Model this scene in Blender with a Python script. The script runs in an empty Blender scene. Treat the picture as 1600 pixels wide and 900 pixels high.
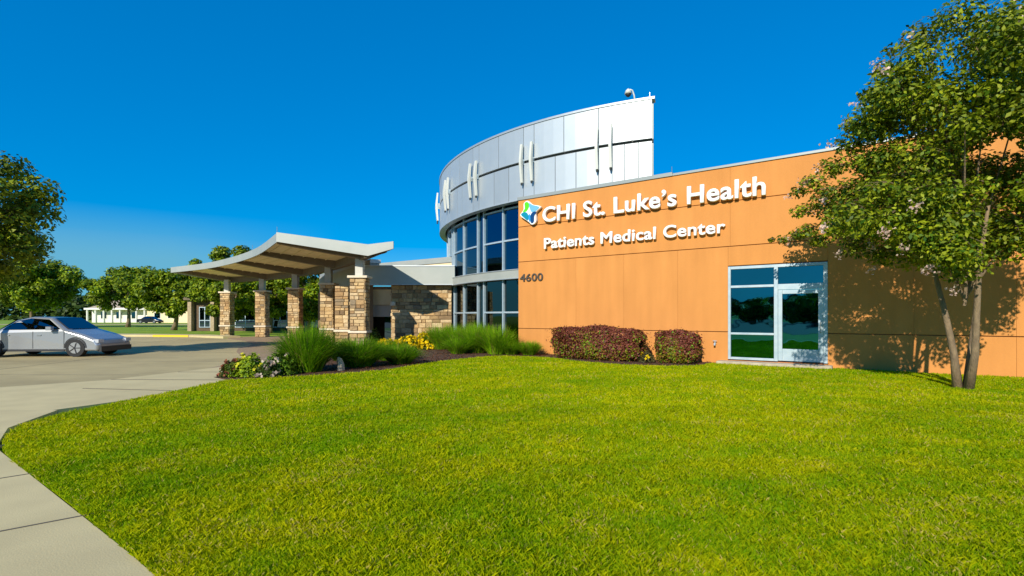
import bpy, bmesh, math, random
import numpy as np
from mathutils import Vector, Matrix
random.seed(7)
RNG = np.random.default_rng(7)
R = math.radians
scene = bpy.context.scene
COL = scene.collection

# ------------------------------------------------------------------ camera
EYE = 1.45
cam_d = bpy.data.cameras.new('camera')
cam_d.lens = 18.0; cam_d.sensor_width = 36.0
cam_d.shift_y = 44.0 / 1600.0
cam_d.clip_start = 0.05; cam_d.clip_end = 3000
cam = bpy.data.objects.new('camera', cam_d); COL.objects.link(cam)
cam.location = (0, 0, EYE); cam.rotation_euler = (R(90), 0, 0)
scene.camera = cam

# ------------------------------------------------------------------ light
SUN_ELEV = R(29)
SUN_TRAVEL = Vector((0.407, 0.914, 0)).normalized()      # horizontal direction the light travels
world = bpy.data.worlds.new('World'); scene.world = world; world.use_nodes = True
nt = world.node_tree; nt.nodes.clear()
wo = nt.nodes.new('ShaderNodeOutputWorld'); bg = nt.nodes.new('ShaderNodeBackground')
sky = nt.nodes.new('ShaderNodeTexSky'); sky.sky_type = 'NISHITA'; sky.sun_disc = False
sky.sun_elevation = SUN_ELEV
sky.sun_rotation = math.atan2(-SUN_TRAVEL.x, -SUN_TRAVEL.y)
sky.air_density = 1.0; sky.dust_density = 0.0; sky.ozone_density = 3.0; sky.altitude = 0
hs = nt.nodes.new('ShaderNodeHueSaturation'); hs.inputs['Saturation'].default_value = 1.95; hs.inputs['Value'].default_value = 1.3
hs.inputs['Hue'].default_value = 0.512
tc = nt.nodes.new('ShaderNodeTexCoord')
mp = nt.nodes.new('ShaderNodeMapping'); mp.inputs['Scale'].default_value = (1.0, 1.0, 4.5); mp.inputs['Location'].default_value = (0.35, 0.1, 0.0)
nz = nt.nodes.new('ShaderNodeTexNoise'); nz.inputs['Scale'].default_value = 1.6; nz.inputs['Detail'].default_value = 7; nz.inputs['Roughness'].default_value = 0.55
rp = nt.nodes.new('ShaderNodeValToRGB'); rp.color_ramp.elements[0].position = 0.28; rp.color_ramp.elements[1].position = 0.5
sep = nt.nodes.new('ShaderNodeSeparateXYZ')
lo = nt.nodes.new('ShaderNodeMapRange'); lo.inputs['From Min'].default_value = 0.09; lo.inputs['From Max'].default_value = 0.17
lo.inputs['To Min'].default_value = 1.0; lo.inputs['To Max'].default_value = 0.0
mul = nt.nodes.new('ShaderNodeMath'); mul.operation = 'MULTIPLY'
mul2 = nt.nodes.new('ShaderNodeMath'); mul2.operation = 'MULTIPLY'; mul2.inputs[1].default_value = 0.85
mixc = nt.nodes.new('ShaderNodeMixRGB'); mixc.inputs['Color2'].default_value = (1.5, 4.5, 6.3, 1)
L = nt.links.new
L(sky.outputs[0], hs.inputs['Color']); L(tc.outputs['Generated'], mp.inputs['Vector']); L(mp.outputs[0], nz.inputs['Vector'])
L(nz.outputs['Fac'], rp.inputs[0]); L(tc.outputs['Generated'], sep.inputs[0]); L(sep.outputs['Z'], lo.inputs['Value'])
azm = nt.nodes.new('ShaderNodeMapRange'); azm.inputs['From Min'].default_value = -0.32; azm.inputs['From Max'].default_value = -0.55; L(sep.outputs['X'], azm.inputs['Value'])
mul3 = nt.nodes.new('ShaderNodeMath'); mul3.operation = 'MULTIPLY'; L(rp.outputs[0], mul3.inputs[0]); L(azm.outputs[0], mul3.inputs[1])
L(mul3.outputs[0], mul.inputs[0]); L(lo.outputs[0], mul.inputs[1]); L(mul.outputs[0], mul2.inputs[0])
L(mul2.outputs[0], mixc.inputs['Fac']); gm = nt.nodes.new('ShaderNodeGamma'); gm.inputs[1].default_value = 0.5
tint = nt.nodes.new('ShaderNodeMixRGB'); tint.blend_type = 'MULTIPLY'; tint.inputs['Fac'].default_value = 1.0; tint.inputs['Color2'].default_value = (0.4, 1.80, 2.80, 1)
L(hs.outputs[0], gm.inputs[0]); L(gm.outputs[0], tint.inputs['Color1']); L(tint.outputs[0], mixc.inputs['Color1'])
L(mixc.outputs[0], bg.inputs['Color']); bg.inputs['Strength'].default_value = 0.09
L(bg.outputs[0], wo.inputs['Surface'])
sun_d = bpy.data.lights.new('sun', 'SUN'); sun_d.energy = 5.0; sun_d.angle = R(0.5); sun_d.color = (1.0, 0.95, 0.83)
sun = bpy.data.objects.new('sun', sun_d); COL.objects.link(sun)
sdir = Vector((SUN_TRAVEL.x * math.cos(SUN_ELEV), SUN_TRAVEL.y * math.cos(SUN_ELEV), -math.sin(SUN_ELEV)))
sun.rotation_euler = sdir.to_track_quat('-Z', 'Y').to_euler(); sun.location = (-10, -20, 20)
vs = scene.view_settings; vs.view_transform = 'Standard'; vs.look = 'None'; vs.gamma = 1.0; vs.use_curve_mapping = False
vs.exposure = 0.15

# ------------------------------------------------------------------ materials
def newmat(name):
    m = bpy.data.materials.new(name); m.use_nodes = True
    n = m.node_tree; b = n.nodes['Principled BSDF']
    return m, n, b
def mat(name, c1, c2=None, scale=4.0, detail=6, rough=0.7, metal=0.0, bump=0.0, bump_scale=None, rnd=0.0, spec=0.5, lo_=0.35, hi_=0.65, stretch=None, grime=0.0):
    m, n, b = newmat(name)
    N, Lk = n.nodes.new, n.links.new
    t = N('ShaderNodeTexCoord'); src = t.outputs['Object']
    if stretch:
        mpn = N('ShaderNodeMapping'); mpn.inputs['Scale'].default_value = stretch; Lk(src, mpn.inputs[0]); src = mpn.outputs[0]
    nz = N('ShaderNodeTexNoise'); nz.inputs['Scale'].default_value = scale; nz.inputs['Detail'].default_value = detail
    Lk(src, nz.inputs['Vector'])
    r = N('ShaderNodeValToRGB'); r.color_ramp.elements[0].position = lo_; r.color_ramp.elements[1].position = hi_
    r.color_ramp.elements[0].color = (*c1, 1); r.color_ramp.elements[1].color = (*(c2 or c1), 1)
    Lk(nz.outputs['Fac'], r.inputs[0]); out = r.outputs[0]
    if grime:
        g = N('ShaderNodeTexNoise'); g.inputs['Scale'].default_value = scale * 0.13; g.inputs['Detail'].default_value = 8; Lk(src, g.inputs['Vector'])
        mr = N('ShaderNodeMapRange'); mr.inputs[1].default_value = 0.3; mr.inputs[2].default_value = 0.7; mr.inputs[3].default_value = 1 - grime; mr.inputs[4].default_value = 1 + grime * 0.4
        Lk(g.outputs['Fac'], mr.inputs[0])
        h = N('ShaderNodeHueSaturation'); Lk(mr.outputs[0], h.inputs['Value']); Lk(out, h.inputs['Color']); out = h.outputs[0]
    if rnd:
        oi = N('ShaderNodeObjectInfo'); mr = N('ShaderNodeMapRange'); mr.inputs[3].default_value = 1 - rnd; mr.inputs[4].default_value = 1 + rnd
        Lk(oi.outputs['Random'], mr.inputs[0])
        h = N('ShaderNodeHueSaturation'); Lk(mr.outputs[0], h.inputs['Value']); Lk(out, h.inputs['Color']); out = h.outputs[0]
    Lk(out, b.inputs['Base Color'])
    b.inputs['Roughness'].default_value = rough; b.inputs['Metallic'].default_value = metal
    b.inputs['Specular IOR Level'].default_value = spec
    if bump:
        nb = N('ShaderNodeTexNoise'); nb.inputs['Scale'].default_value = bump_scale or scale * 4; nb.inputs['Detail'].default_value = 8
        Lk(src, nb.inputs['Vector'])
        bp = N('ShaderNodeBump'); bp.inputs['Strength'].default_value = bump; bp.inputs['Distance'].default_value = 0.02
        Lk(nb.outputs['Fac'], bp.inputs['Height']); Lk(bp.outputs[0], b.inputs['Normal'])
    return m
def leafmat(name, rough=0.55, trans=0.3, spec=0.3):
    m, n, b = newmat(name)
    a = n.nodes.new('ShaderNodeAttribute'); a.attribute_name = 'Col'
    n.links.new(a.outputs['Color'], b.inputs['Base Color']); b.inputs['Roughness'].default_value = rough
    b.inputs['Specular IOR Level'].default_value = spec
    t = n.nodes.new('ShaderNodeBsdfTranslucent'); n.links.new(a.outputs['Color'], t.inputs['Color'])
    mx = n.nodes.new('ShaderNodeMixShader'); mx.inputs[0].default_value = trans
    n.links.new(b.outputs[0], mx.inputs[1]); n.links.new(t.outputs[0], mx.inputs[2])
    n.links.new(mx.outputs[0], n.nodes['Material Output'].inputs['Surface'])
    return m
M = {}
M['orange'] = mat('orange_render', (0.61, 0.252, 0.068), (0.66, 0.276, 0.076), scale=1.3, rough=0.9, bump=0.25, bump_scale=60, spec=0.15, grime=0.10, stretch=(1, 1, 0.45))
def add_streaks(m, amt=.07):
    n = m.node_tree; b = n.nodes['Principled BSDF']; src = b.inputs['Base Color'].links[0].from_socket
    g = n.nodes.new('ShaderNodeNewGeometry'); mp = n.nodes.new('ShaderNodeMapping'); mp.inputs['Scale'].default_value = (2.6, 2.6, .16)
    z = n.nodes.new('ShaderNodeTexNoise'); z.inputs['Scale'].default_value = 1.4; z.inputs['Detail'].default_value = 7
    r = n.nodes.new('ShaderNodeMapRange'); r.inputs[1].default_value = .35; r.inputs[2].default_value = .7; r.inputs[3].default_value = 1.03; r.inputs[4].default_value = 1 - amt
    h = n.nodes.new('ShaderNodeHueSaturation')
    n.links.new(g.outputs['Position'], mp.inputs[0]); n.links.new(mp.outputs[0], z.inputs['Vector']); n.links.new(z.outputs['Fac'], r.inputs[0]); n.links.new(r.outputs[0], h.inputs['Value']); n.links.new(src, h.inputs['Color']); n.links.new(h.outputs[0], b.inputs['Base Color'])
add_streaks(M['orange'], .06)
M['joint'] = mat('joint_sealant', (0.30, 0.12, 0.05), rough=0.9)  # dark sealant tone of the core, seen in the gaps between wall panels
M['coping'] = mat('grey_coping_metal', (0.33, 0.35, 0.33), rough=0.45, metal=0.3)
M['metal'] = mat('pale_metal_panel', (0.50, 0.54, 0.56), (0.55, 0.58, 0.59), scale=0.8, rough=0.5, metal=0.55, rnd=0.09, spec=0.5)
M['fascia'] = mat('painted_fascia', (0.34, 0.36, 0.325), (0.39, 0.40, 0.36), scale=1.0, rough=0.45, metal=0.1, spec=0.4)
M['fin'] = mat('cream_fin_paint', (0.60, 0.60, 0.54), rough=0.5)
M['dark'] = mat('dark_reveal', (0.03, 0.033, 0.03), rough=0.7)
M['alu'] = mat('aluminium_frame', (0.40, 0.50, 0.56), (0.50, 0.58, 0.62), scale=6, rough=0.42, metal=0.35)
M['white'] = mat('white_letter_paint', (0.86, 0.86, 0.82), rough=0.45)
M['grey_num'] = mat('dark_number_paint', (0.07, 0.055, 0.04), rough=0.5)
M['ret'] = mat('letter_return', (0.30, 0.22, 0.14), rough=0.6)
M['soffit'] = mat('canopy_soffit', (0.82, 0.68, 0.38), (0.88, 0.75, 0.44), scale=3, rough=0.6)
M['beam'] = mat('brown_steel_beam', (0.12, 0.085, 0.045), (0.15, 0.105, 0.055), scale=4, rough=0.5)
M['post'] = mat('grey_steel_post', (0.52, 0.50, 0.44), rough=0.5)
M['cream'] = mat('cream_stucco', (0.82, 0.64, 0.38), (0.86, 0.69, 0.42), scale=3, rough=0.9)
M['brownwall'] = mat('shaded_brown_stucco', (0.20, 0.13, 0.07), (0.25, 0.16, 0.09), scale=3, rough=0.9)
M['shadestone'] = mat('shade_dark_stone', (0.10, 0.065, 0.035), (0.14, 0.09, 0.05), scale=6, rough=0.9)  # the far wing's deep shade is put into this stone colour
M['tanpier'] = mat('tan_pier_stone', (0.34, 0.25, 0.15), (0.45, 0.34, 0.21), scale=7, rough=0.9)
M['mortar'] = mat('mortar', (0.34, 0.25, 0.14), (0.28, 0.20, 0.11), scale=12, rough=0.95)
M['cap'] = mat('cast_stone', (0.66, 0.55, 0.40), (0.74, 0.63, 0.47), scale=9, rough=0.85, bump=0.3)
M['conc'] = mat('drive_concrete', (0.43, 0.335, 0.155), (0.49, 0.385, 0.18), scale=1.4, rough=0.9, bump=0.15, bump_scale=90, grime=0.26)
M['walk'] = mat('sidewalk_concrete', (0.56, 0.45, 0.225), (0.62, 0.50, 0.25), scale=2.2, rough=0.9, bump=0.15, bump_scale=90, grime=0.1)
M['paver'] = mat('brown_pavers', (0.30, 0.20, 0.11), (0.35, 0.235, 0.13), scale=5, rough=0.9, grime=0.1)
M['yellow'] = mat('yellow_kerb_paint', (0.80, 0.52, 0.02), rough=0.6)
M['mulch'] = mat('bark_mulch', (0.055, 0.025, 0.012), (0.13, 0.06, 0.028), scale=22, rough=0.95, bump=1.0, bump_scale=60)
M['bark'] = mat('tree_bark', (0.16, 0.11, 0.065), (0.26, 0.18, 0.10), scale=14, rough=0.9, bump=0.8, stretch=(1, 1, 0.3))
M['leaf'] = leafmat('foliage')
M['blade'] = leafmat('grass_blade', rough=0.7, trans=0.45, spec=0.08)
M['petal'] = leafmat('petals', rough=0.7, trans=0.3, spec=0.1)
M['sill'] = mat('concrete_sill', (0.50, 0.42, 0.30), (0.38, 0.31, 0.22), scale=8, rough=0.9, bump=0.3)
M['tyre'] = mat('tyre_rubber', (0.015, 0.015, 0.015), rough=0.8)
M['rim'] = mat('wheel_alloy', (0.5, 0.5, 0.5), rough=0.3, metal=0.8)
M['carwhite'] = mat('silver_car_paint', (0.42, 0.43, 0.44), rough=0.25, metal=0.55)
M['carblack'] = mat('black_car_paint', (0.012, 0.013, 0.018), rough=0.15)
M['plastic'] = mat('dark_plastic', (0.02, 0.02, 0.022), rough=0.5)
M['lampg'] = mat('headlamp_glass', (0.5, 0.52, 0.55), rough=0.1)
M['redroof'] = mat('red_brown_shingle', (0.20, 0.055, 0.025), (0.28, 0.08, 0.04), scale=8, rough=0.9)
M['whitewall'] = mat('white_house_paint', (0.78, 0.74, 0.66), rough=0.8)
M['tanroof'] = mat('tan_shingle', (0.42, 0.33, 0.23), (0.50, 0.40, 0.28), scale=10, rough=0.9)
for nme, c in (('green', (0.10, 0.72, 0.01)), ('sky', (0.15, 0.42, 0.60)), ('teal', (0.0, 0.23, 0.35)), ('navy', (0.0, 0.045, 0.16)), ('blue', (0.02, 0.27, 0.62))):
    M['logo_' + nme] = mat('emblem_' + nme, c, rough=0.4)
def glassmat(name, col, base=(0.0, 0.004, 0.008), metal=1.0, rough=0.02, wave=0.02):
    m, n, b = newmat(name)
    b.inputs['Base Color'].default_value = (*col, 1); b.inputs['Metallic'].default_value = metal; b.inputs['Roughness'].default_value = rough
    t = n.nodes.new('ShaderNodeTexCoord'); nz = n.nodes.new('ShaderNodeTexNoise'); nz.inputs['Scale'].default_value = 1.2; nz.inputs['Detail'].default_value = 2
    bp = n.nodes.new('ShaderNodeBump'); bp.inputs['Strength'].default_value = wave; bp.inputs['Distance'].default_value = 0.1
    n.links.new(t.outputs['Object'], nz.inputs['Vector']); n.links.new(nz.outputs['Fac'], bp.inputs['Height']); n.links.new(bp.outputs[0], b.inputs['Normal'])
    return m
M['glass_blue'] = glassmat('blue_reflective_glass', (0.02, 0.10, 0.17))
M['glass_low'] = glassmat('dark_reflective_glass', (0.06, 0.085, 0.085))
M['glass_teal'] = glassmat('teal_reflective_glass', (0.025, 0.19, 0.25), wave=0.05)
M['asphalt'] = mat('rear_asphalt', (0.05, 0.05, 0.052), (0.065, 0.065, 0.065), scale=2, rough=0.9)
M['groove'] = mat('slab_groove', (0.10, 0.085, 0.06), rough=0.9)
M['glass_dark'] = glassmat('dark_window_glass', (0.08, 0.13, 0.16))

# varied tan stone
def stonemat():
    m, n, b = newmat('tan_fieldstone')
    N, Lk = n.nodes.new, n.links.new
    oi = N('ShaderNodeObjectInfo'); r = N('ShaderNodeValToRGB'); e = r.color_ramp.elements
    e[0].position = 0; e[0].color = (0.50, 0.32, 0.13, 1); e[1].position = 1; e[1].color = (0.66, 0.46, 0.22, 1)
    for p, c in ((0.1, (0.22, 0.14, 0.07, 1)), (0.22, (0.55, 0.35, 0.15, 1)), (0.42, (0.62, 0.44, 0.22, 1)), (0.55, (0.36, 0.21, 0.09, 1)), (0.72, (0.70, 0.51, 0.28, 1)), (0.84, (0.27, 0.20, 0.12, 1)), (0.93, (0.50, 0.30, 0.12, 1))):
        x = r.color_ramp.elements.new(p); x.color = c
    Lk(oi.outputs['Random'], r.inputs[0])
    t = N('ShaderNodeTexCoord'); nz = N('ShaderNodeTexNoise'); nz.inputs['Scale'].default_value = 3.0; nz.inputs['Detail'].default_value = 8
    ad = N('ShaderNodeVectorMath'); Lk(t.outputs['Object'], ad.inputs[0]); Lk(oi.outputs['Location'], ad.inputs[1]); Lk(ad.outputs[0], nz.inputs['Vector'])
    mr = N('ShaderNodeMapRange'); mr.inputs[1].default_value = .3; mr.inputs[2].default_value = .7; mr.inputs[3].default_value = 0.7; mr.inputs[4].default_value = 1.15
    Lk(nz.outputs['Fac'], mr.inputs[0]); h = N('ShaderNodeHueSaturation'); Lk(mr.outputs[0], h.inputs['Value']); Lk(r.outputs[0], h.inputs['Color'])
    Lk(h.outputs[0], b.inputs['Base Color']); b.inputs['Roughness'].default_value = 0.9
    bp = N('ShaderNodeBump'); bp.inputs['Strength'].default_value = 0.7; bp.inputs['Distance'].default_value = 0.03; Lk(nz.outputs['Fac'], bp.inputs['Height']); Lk(bp.outputs[0], b.inputs['Normal'])
    return m
M['stone'] = stonemat()

# ------------------------------------------------------------------ helpers
MW = {}
def world_of(o):
    return MW.get(o.name, Matrix.Identity(4))
def link(o, parent=None, W=None):
    COL.objects.link(o)
    W = W or Matrix.Identity(4)
    if parent is not None:
        o.parent = parent
        o.matrix_basis = world_of(parent).inverted() @ W
    else:
        o.matrix_basis = W
    MW[o.name] = W
    return o
def tag(o, label=None, cat=None, group=None, kind=None):
    if label: o['label'] = label
    if cat: o['category'] = cat
    if group: o['group'] = group
    if kind: o['kind'] = kind
    return o
def thing(name, label, cat, loc=(0, 0, 0), rz=0.0, group=None):
    o = bpy.data.objects.new(name, None); o.empty_display_size = 0.3
    link(o, None, Matrix.Translation(loc) @ Matrix.Rotation(rz, 4, 'Z'))
    return tag(o, label, cat, group)
class MB:
    """collects shapes, in the frame F, into one mesh"""
    def __init__(s): s.v = []; s.f = []; s.sm = False
    def add(s, vs, fs, F=None):
        b = len(s.v)
        s.v += [tuple(F @ Vector(p)) if F is not None else tuple(p) for p in vs]
        s.f += [tuple(i + b for i in f) for f in fs]
        return s
    def box(s, x0, x1, y0, y1, z0, z1, F=None):
        return s.add([(x0, y0, z0), (x1, y0, z0), (x1, y1, z0), (x0, y1, z0), (x0, y0, z1), (x1, y0, z1), (x1, y1, z1), (x0, y1, z1)],
                     [(0, 3, 2, 1), (4, 5, 6, 7), (0, 1, 5, 4), (1, 2, 6, 5), (2, 3, 7, 6), (3, 0, 4, 7)], F)
    def prism(s, poly, z0, z1, F=None):
        n = len(poly)
        a = sum(poly[i][0] * poly[(i + 1) % n][1] - poly[(i + 1) % n][0] * poly[i][1] for i in range(n))
        if a < 0: poly = poly[::-1]
        return s.add([(x, y, z0) for x, y in poly] + [(x, y, z1) for x, y in poly],
                     [tuple(range(n))[::-1], tuple(range(n, 2 * n))] + [(i, (i + 1) % n, n + (i + 1) % n, n + i) for i in range(n)], F)
    def tube(s, pts, rad, n=8, cap=True):
        pts = [Vector(p) for p in pts]
        if not hasattr(rad, '__len__'): rad = [rad] * len(pts)
        base = len(s.v); prev = None
        for i, p in enumerate(pts):
            d = (pts[min(i + 1, len(pts) - 1)] - pts[max(i - 1, 0)]).normalized()
            u = prev - d * prev.dot(d) if prev is not None else d.orthogonal()
            u.normalize(); prev = u; w = d.cross(u)
            for k in range(n):
                a = 2 * math.pi * k / n
                s.v.append(tuple(p + (u * math.cos(a) + w * math.sin(a)) * rad[i]))
        for i in range(len(pts) - 1):
            for k in range(n):
                a = base + i * n + k; b = base + i * n + (k + 1) % n
                s.f.append((a, b, b + n, a + n))
        if cap:
            s.f.append(tuple(base + k for k in range(n))[::-1]); e = base + (len(pts) - 1) * n
            s.f.append(tuple(e + k for k in range(n)))
        return s
    def build(s, name, m, parent=None, W=None, smooth=False):
        me = bpy.data.meshes.new(name); me.from_pydata(s.v, [], s.f); me.update()
        if smooth: me.polygons.foreach_set('use_smooth', [True] * len(me.polygons))
        if m: me.materials.append(m)
        o = bpy.data.objects.new(name, me)
        # origin to the middle bottom of the piece
        if W is None and s.v:
            a = np.array(s.v); c = Vector(((a[:, 0].min() + a[:, 0].max()) / 2, (a[:, 1].min() + a[:, 1].max()) / 2, a[:, 2].min()))
            me.transform(Matrix.Translation(-c)); W = Matrix.Translation(c)
        return link(o, parent, W)
def mesh_np(name, V, F, m, parent=None, col=None, W=None, n=4):
    """V (N,3), F (K,n) index array, col (N,3)"""
    me = bpy.data.meshes.new(name)
    me.vertices.add(len(V)); me.vertices.foreach_set('co', V.astype(np.float32).ravel())
    F = np.asarray(F, dtype=np.int32); k = F.shape[1]
    me.loops.add(F.size); me.loops.foreach_set('vertex_index', F.ravel())
    me.polygons.add(len(F)); me.polygons.foreach_set('loop_start', np.arange(0, F.size, k, dtype=np.int32))
    me.polygons.foreach_set('loop_total', np.full(len(F), k, dtype=np.int32))
    me.update(calc_edges=True)
    if col is not None:
        ca = me.color_attributes.new('Col', 'FLOAT_COLOR', 'POINT')
        c4 = np.ones((len(V), 4), dtype=np.float32); c4[:, :3] = col; ca.data.foreach_set('color', c4.ravel())
    me.materials.append(m)
    o = bpy.data.objects.new(name, me)
    return link(o, parent, W)
def copy_tree(o, loc, rz, label):
    r = o.copy(); COL.objects.link(r); W = Matrix.Translation(loc) @ Matrix.Rotation(rz, 4, 'Z'); r.matrix_basis = W; MW[r.name] = W; r['label'] = label
    for ch in list(o.children):
        c = ch.copy(); COL.objects.link(c); c.parent = r
        for g in ch.children:
            d = g.copy(); COL.objects.link(d); d.parent = c
    return r
def sheet(name, poly, z, m, kind='structure', bottom=-0.3):
    o = MB().prism(poly, bottom, z).build(name, m); tag(o, kind=kind); return o
def smooth_poly(pts, n=6, closed=False):
    P = [Vector(p) for p in pts]; out = []
    N = len(P)
    for i in range(N if closed else N - 1):
        p0 = P[(i - 1) % N] if closed or i > 0 else P[0]; p1 = P[i]; p2 = P[(i + 1) % N]; p3 = P[(i + 2) % N] if closed or i + 2 < N else P[-1]
        for k in range(n):
            t = k / n
            out.append(0.5 * ((2 * p1) + (-p0 + p2) * t + (2 * p0 - 5 * p1 + 4 * p2 - p3) * t * t + (-p0 + 3 * p1 - 3 * p2 + p3) * t ** 3))
    if not closed: out.append(P[-1])
    return out

# ------------------------------------------------------------------ the ground
ground_m = mat('far_grass', (0.15, 0.27, 0.002), (0.27, 0.37, 0.003), scale=1.6, rough=0.95, bump=0.8, bump_scale=14, grime=0.25)
g = MB(); g.box(-700, 700, -400, 900, -0.5, -0.012); o = g.build('ground', ground_m); tag(o, kind='structure')
drive = [(-60, 8.9), (-14, 8.9), (-10.6, 9.6), (-8.9, 11.2), (-8.3, 13.2), (-8.6, 15.5), (-9.6, 18.2), (-11.2, 20.8), (-12.4, 23.2), (-13.2, 26), (-15.4, 29.6), (-18.4, 33), (-22.2, 35.4), (-28, 36.4), (-60, 36.8)]
sheet('driveway', drive, 0.0, M['conc'])
sheet('paver_walk', [(-7.6, 10.5), (-10.6, 9.61), (-8.9, 11.2), (-8.3, 13.2), (-8.6, 15.5), (-9.6, 18.2), (-11.2, 20.8), (-12.4, 23.2), (-13.2, 26), (-15.4, 29.6), (-18.4, 33), (-19.5, 36), (-16, 37.4), (-9, 31), (-5, 27), (-3.2, 25), (-5, 19), (-6, 13)], 0.004, M['paver'])
# sidewalk beside the lawn and path in front
sheet('sidewalk', [(-40, 7.2), (-14, 7.2), (-10.5, 7.1), (-8.6, 7.6), (-7.0, 7.3), (-6.4, 8.6), (-6.22, 11.2), (-6.85, 11.75), (-6.9, 14.3), (-8.0, 14.3), (-8.3, 13.2), (-8.9, 11.2), (-10.6, 9.6), (-14, 8.9), (-40, 8.9)], 0.05, M['walk'])
pathpts = [(3.0, -3.0), (3.0, -0.8), (-1.36, 2.34), (-1.89, 2.73), (-2.26, 3.02), (-5.5, 5.45), (-6.3, 6.4), (-6.75, 7.6), (-8.4, 7.6), (-12, 7.2), (-12, 5.6), (-7.6, 5.4), (-6.9, 4.9), (-3.5, 2.3), (0, -0.3), (0, -3)]
sheet('foreground_path', pathpts, 0.055, M['walk'])
# concrete joints across the sidewalks are real grooves: dark thin strips sunk between slabs
js = MB()
for (a, b) in (((-2.95, 3.62), (-4.0, 2.75)), ((-4.2, 4.6), (-5.2, 3.6)), ((-5.5, 5.55), (-6.4, 4.5)), ((-6.35, 9.6), (-8.3, 9.9)), ((-6.3, 11.2), (-8.85, 11.3)), ((-6.9, 12.8), (-8.35, 12.8))):
    a = Vector(a); b = Vector(b); d = (b - a).normalized(); p = Vector((-d.y, d.x)) * 0.008
    js.prism([tuple(a - p), tuple(b - p), tuple(b + p), tuple(a + p)], 0.03, 0.0585)
o = js.build('sidewalk_joint', M['groove']); tag(o, kind='structure')
dj = MB()
for y in (12.6, 16.4, 20.2, 24.0, 27.8, 31.6): dj.prism([(-60, y + .9), (-60, y + .93), (-9.2 - max(0, y - 18) * .62, y + .03), (-9.2 - max(0, y - 18) * .62, y)], -.02, .002)
for x in (-13.5, -18.5, -23.5, -28.5, -33.5): dj.prism([(x, 9.0), (x + .03, 9.0), (x + .03 - 2, 30 + (-13 - x) * .4), (x - 2, 30 + (-13 - x) * .4)], -.02, .0022)
tag(dj.build('drive_joint', M['groove']), kind='structure')
rs = MB().box(-140, 60, -70, -6, -.2, .0).build('rear_street', M['asphalt']); tag(rs, kind='structure')
# far kerb, with a painted stretch, and the walk behind it
fk = [(-60, 36.8), (-28, 36.4), (-22.2, 35.4), (-18.9, 33.5), (-18.2, 34.3), (-21.8, 36.9), (-28, 38.6), (-60, 40.5)]
sheet('far_sidewalk', fk, 0.13, M['walk'])
yk = MB().prism([(-25.2, 35.9), (-22.4, 35.4), (-22.5, 35.75), (-25.2, 36.25)], -0.02, 0.136).build('painted_kerb', M['yellow']); tag(yk, kind='structure')

# lawn with rounded edge, real blades on top
lawn_edge = [(-1.36, 2.34), (-1.89, 2.73), (-2.26, 3.02), (-3.5, 3.97), (-5.3, 5.33), (-6.25, 6.5), (-6.45, 7.6), (-6.35, 9.0), (-6.22, 11.25)]
bed_edge = [(-5.3, 11.7), (-4.6, 12.2), (-3.9, 12.75), (-3.3, 13.4), (-2.9, 14.4), (-2.3, 15.8), (-1.5, 17.0), (-0.6, 18.0), (0.6, 17.7), (1.4, 17.2), (1.9, 16.2), (2.75, 15.2), (3.4, 14.75), (4.4, 14.45), (5.3, 14.6), (5.95, 15.35)]
wall_pt = lambda t, out=0.0: (0.2476 + 0.8137 * t - 0.5812 * out, 19.81 - 0.5812 * t - 0.8137 * out)
lawn_poly = [(p.x, p.y) for p in smooth_poly(lawn_edge, 4)] + [(p.x, p.y) for p in smooth_poly(bed_edge, 4)] + [wall_pt(7.55, .42), wall_pt(10.35, .42), wall_pt(10.35, .03), wall_pt(24, .03), (26, 2), (20, -6), (5.2, -6), (3.02, -0.8)]
lawn_soil = mat('lawn_thatch', (0.20, 0.31, 0.003), (0.34, 0.40, 0.005), scale=2.5, rough=1.0, bump=1.0, bump_scale=30, spec=0.0)
sheet('lawn', lawn_poly, 0.05, lawn_soil)
bed = [(p.x, p.y) for p in smooth_poly([(-6.22, 11.25)] + bed_edge, 4)] + [wall_pt(7.5, .03), wall_pt(0, .03), (-0.8, 20.6), (-3.1, 25.9), (-6.4, 26.0), (-6.6, 22), (-6.2, 17.5), (-6.6, 14), (-6.75, 11.8)]
sheet('planting_bed_soil', bed, 0.045, M['mulch'])

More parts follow.
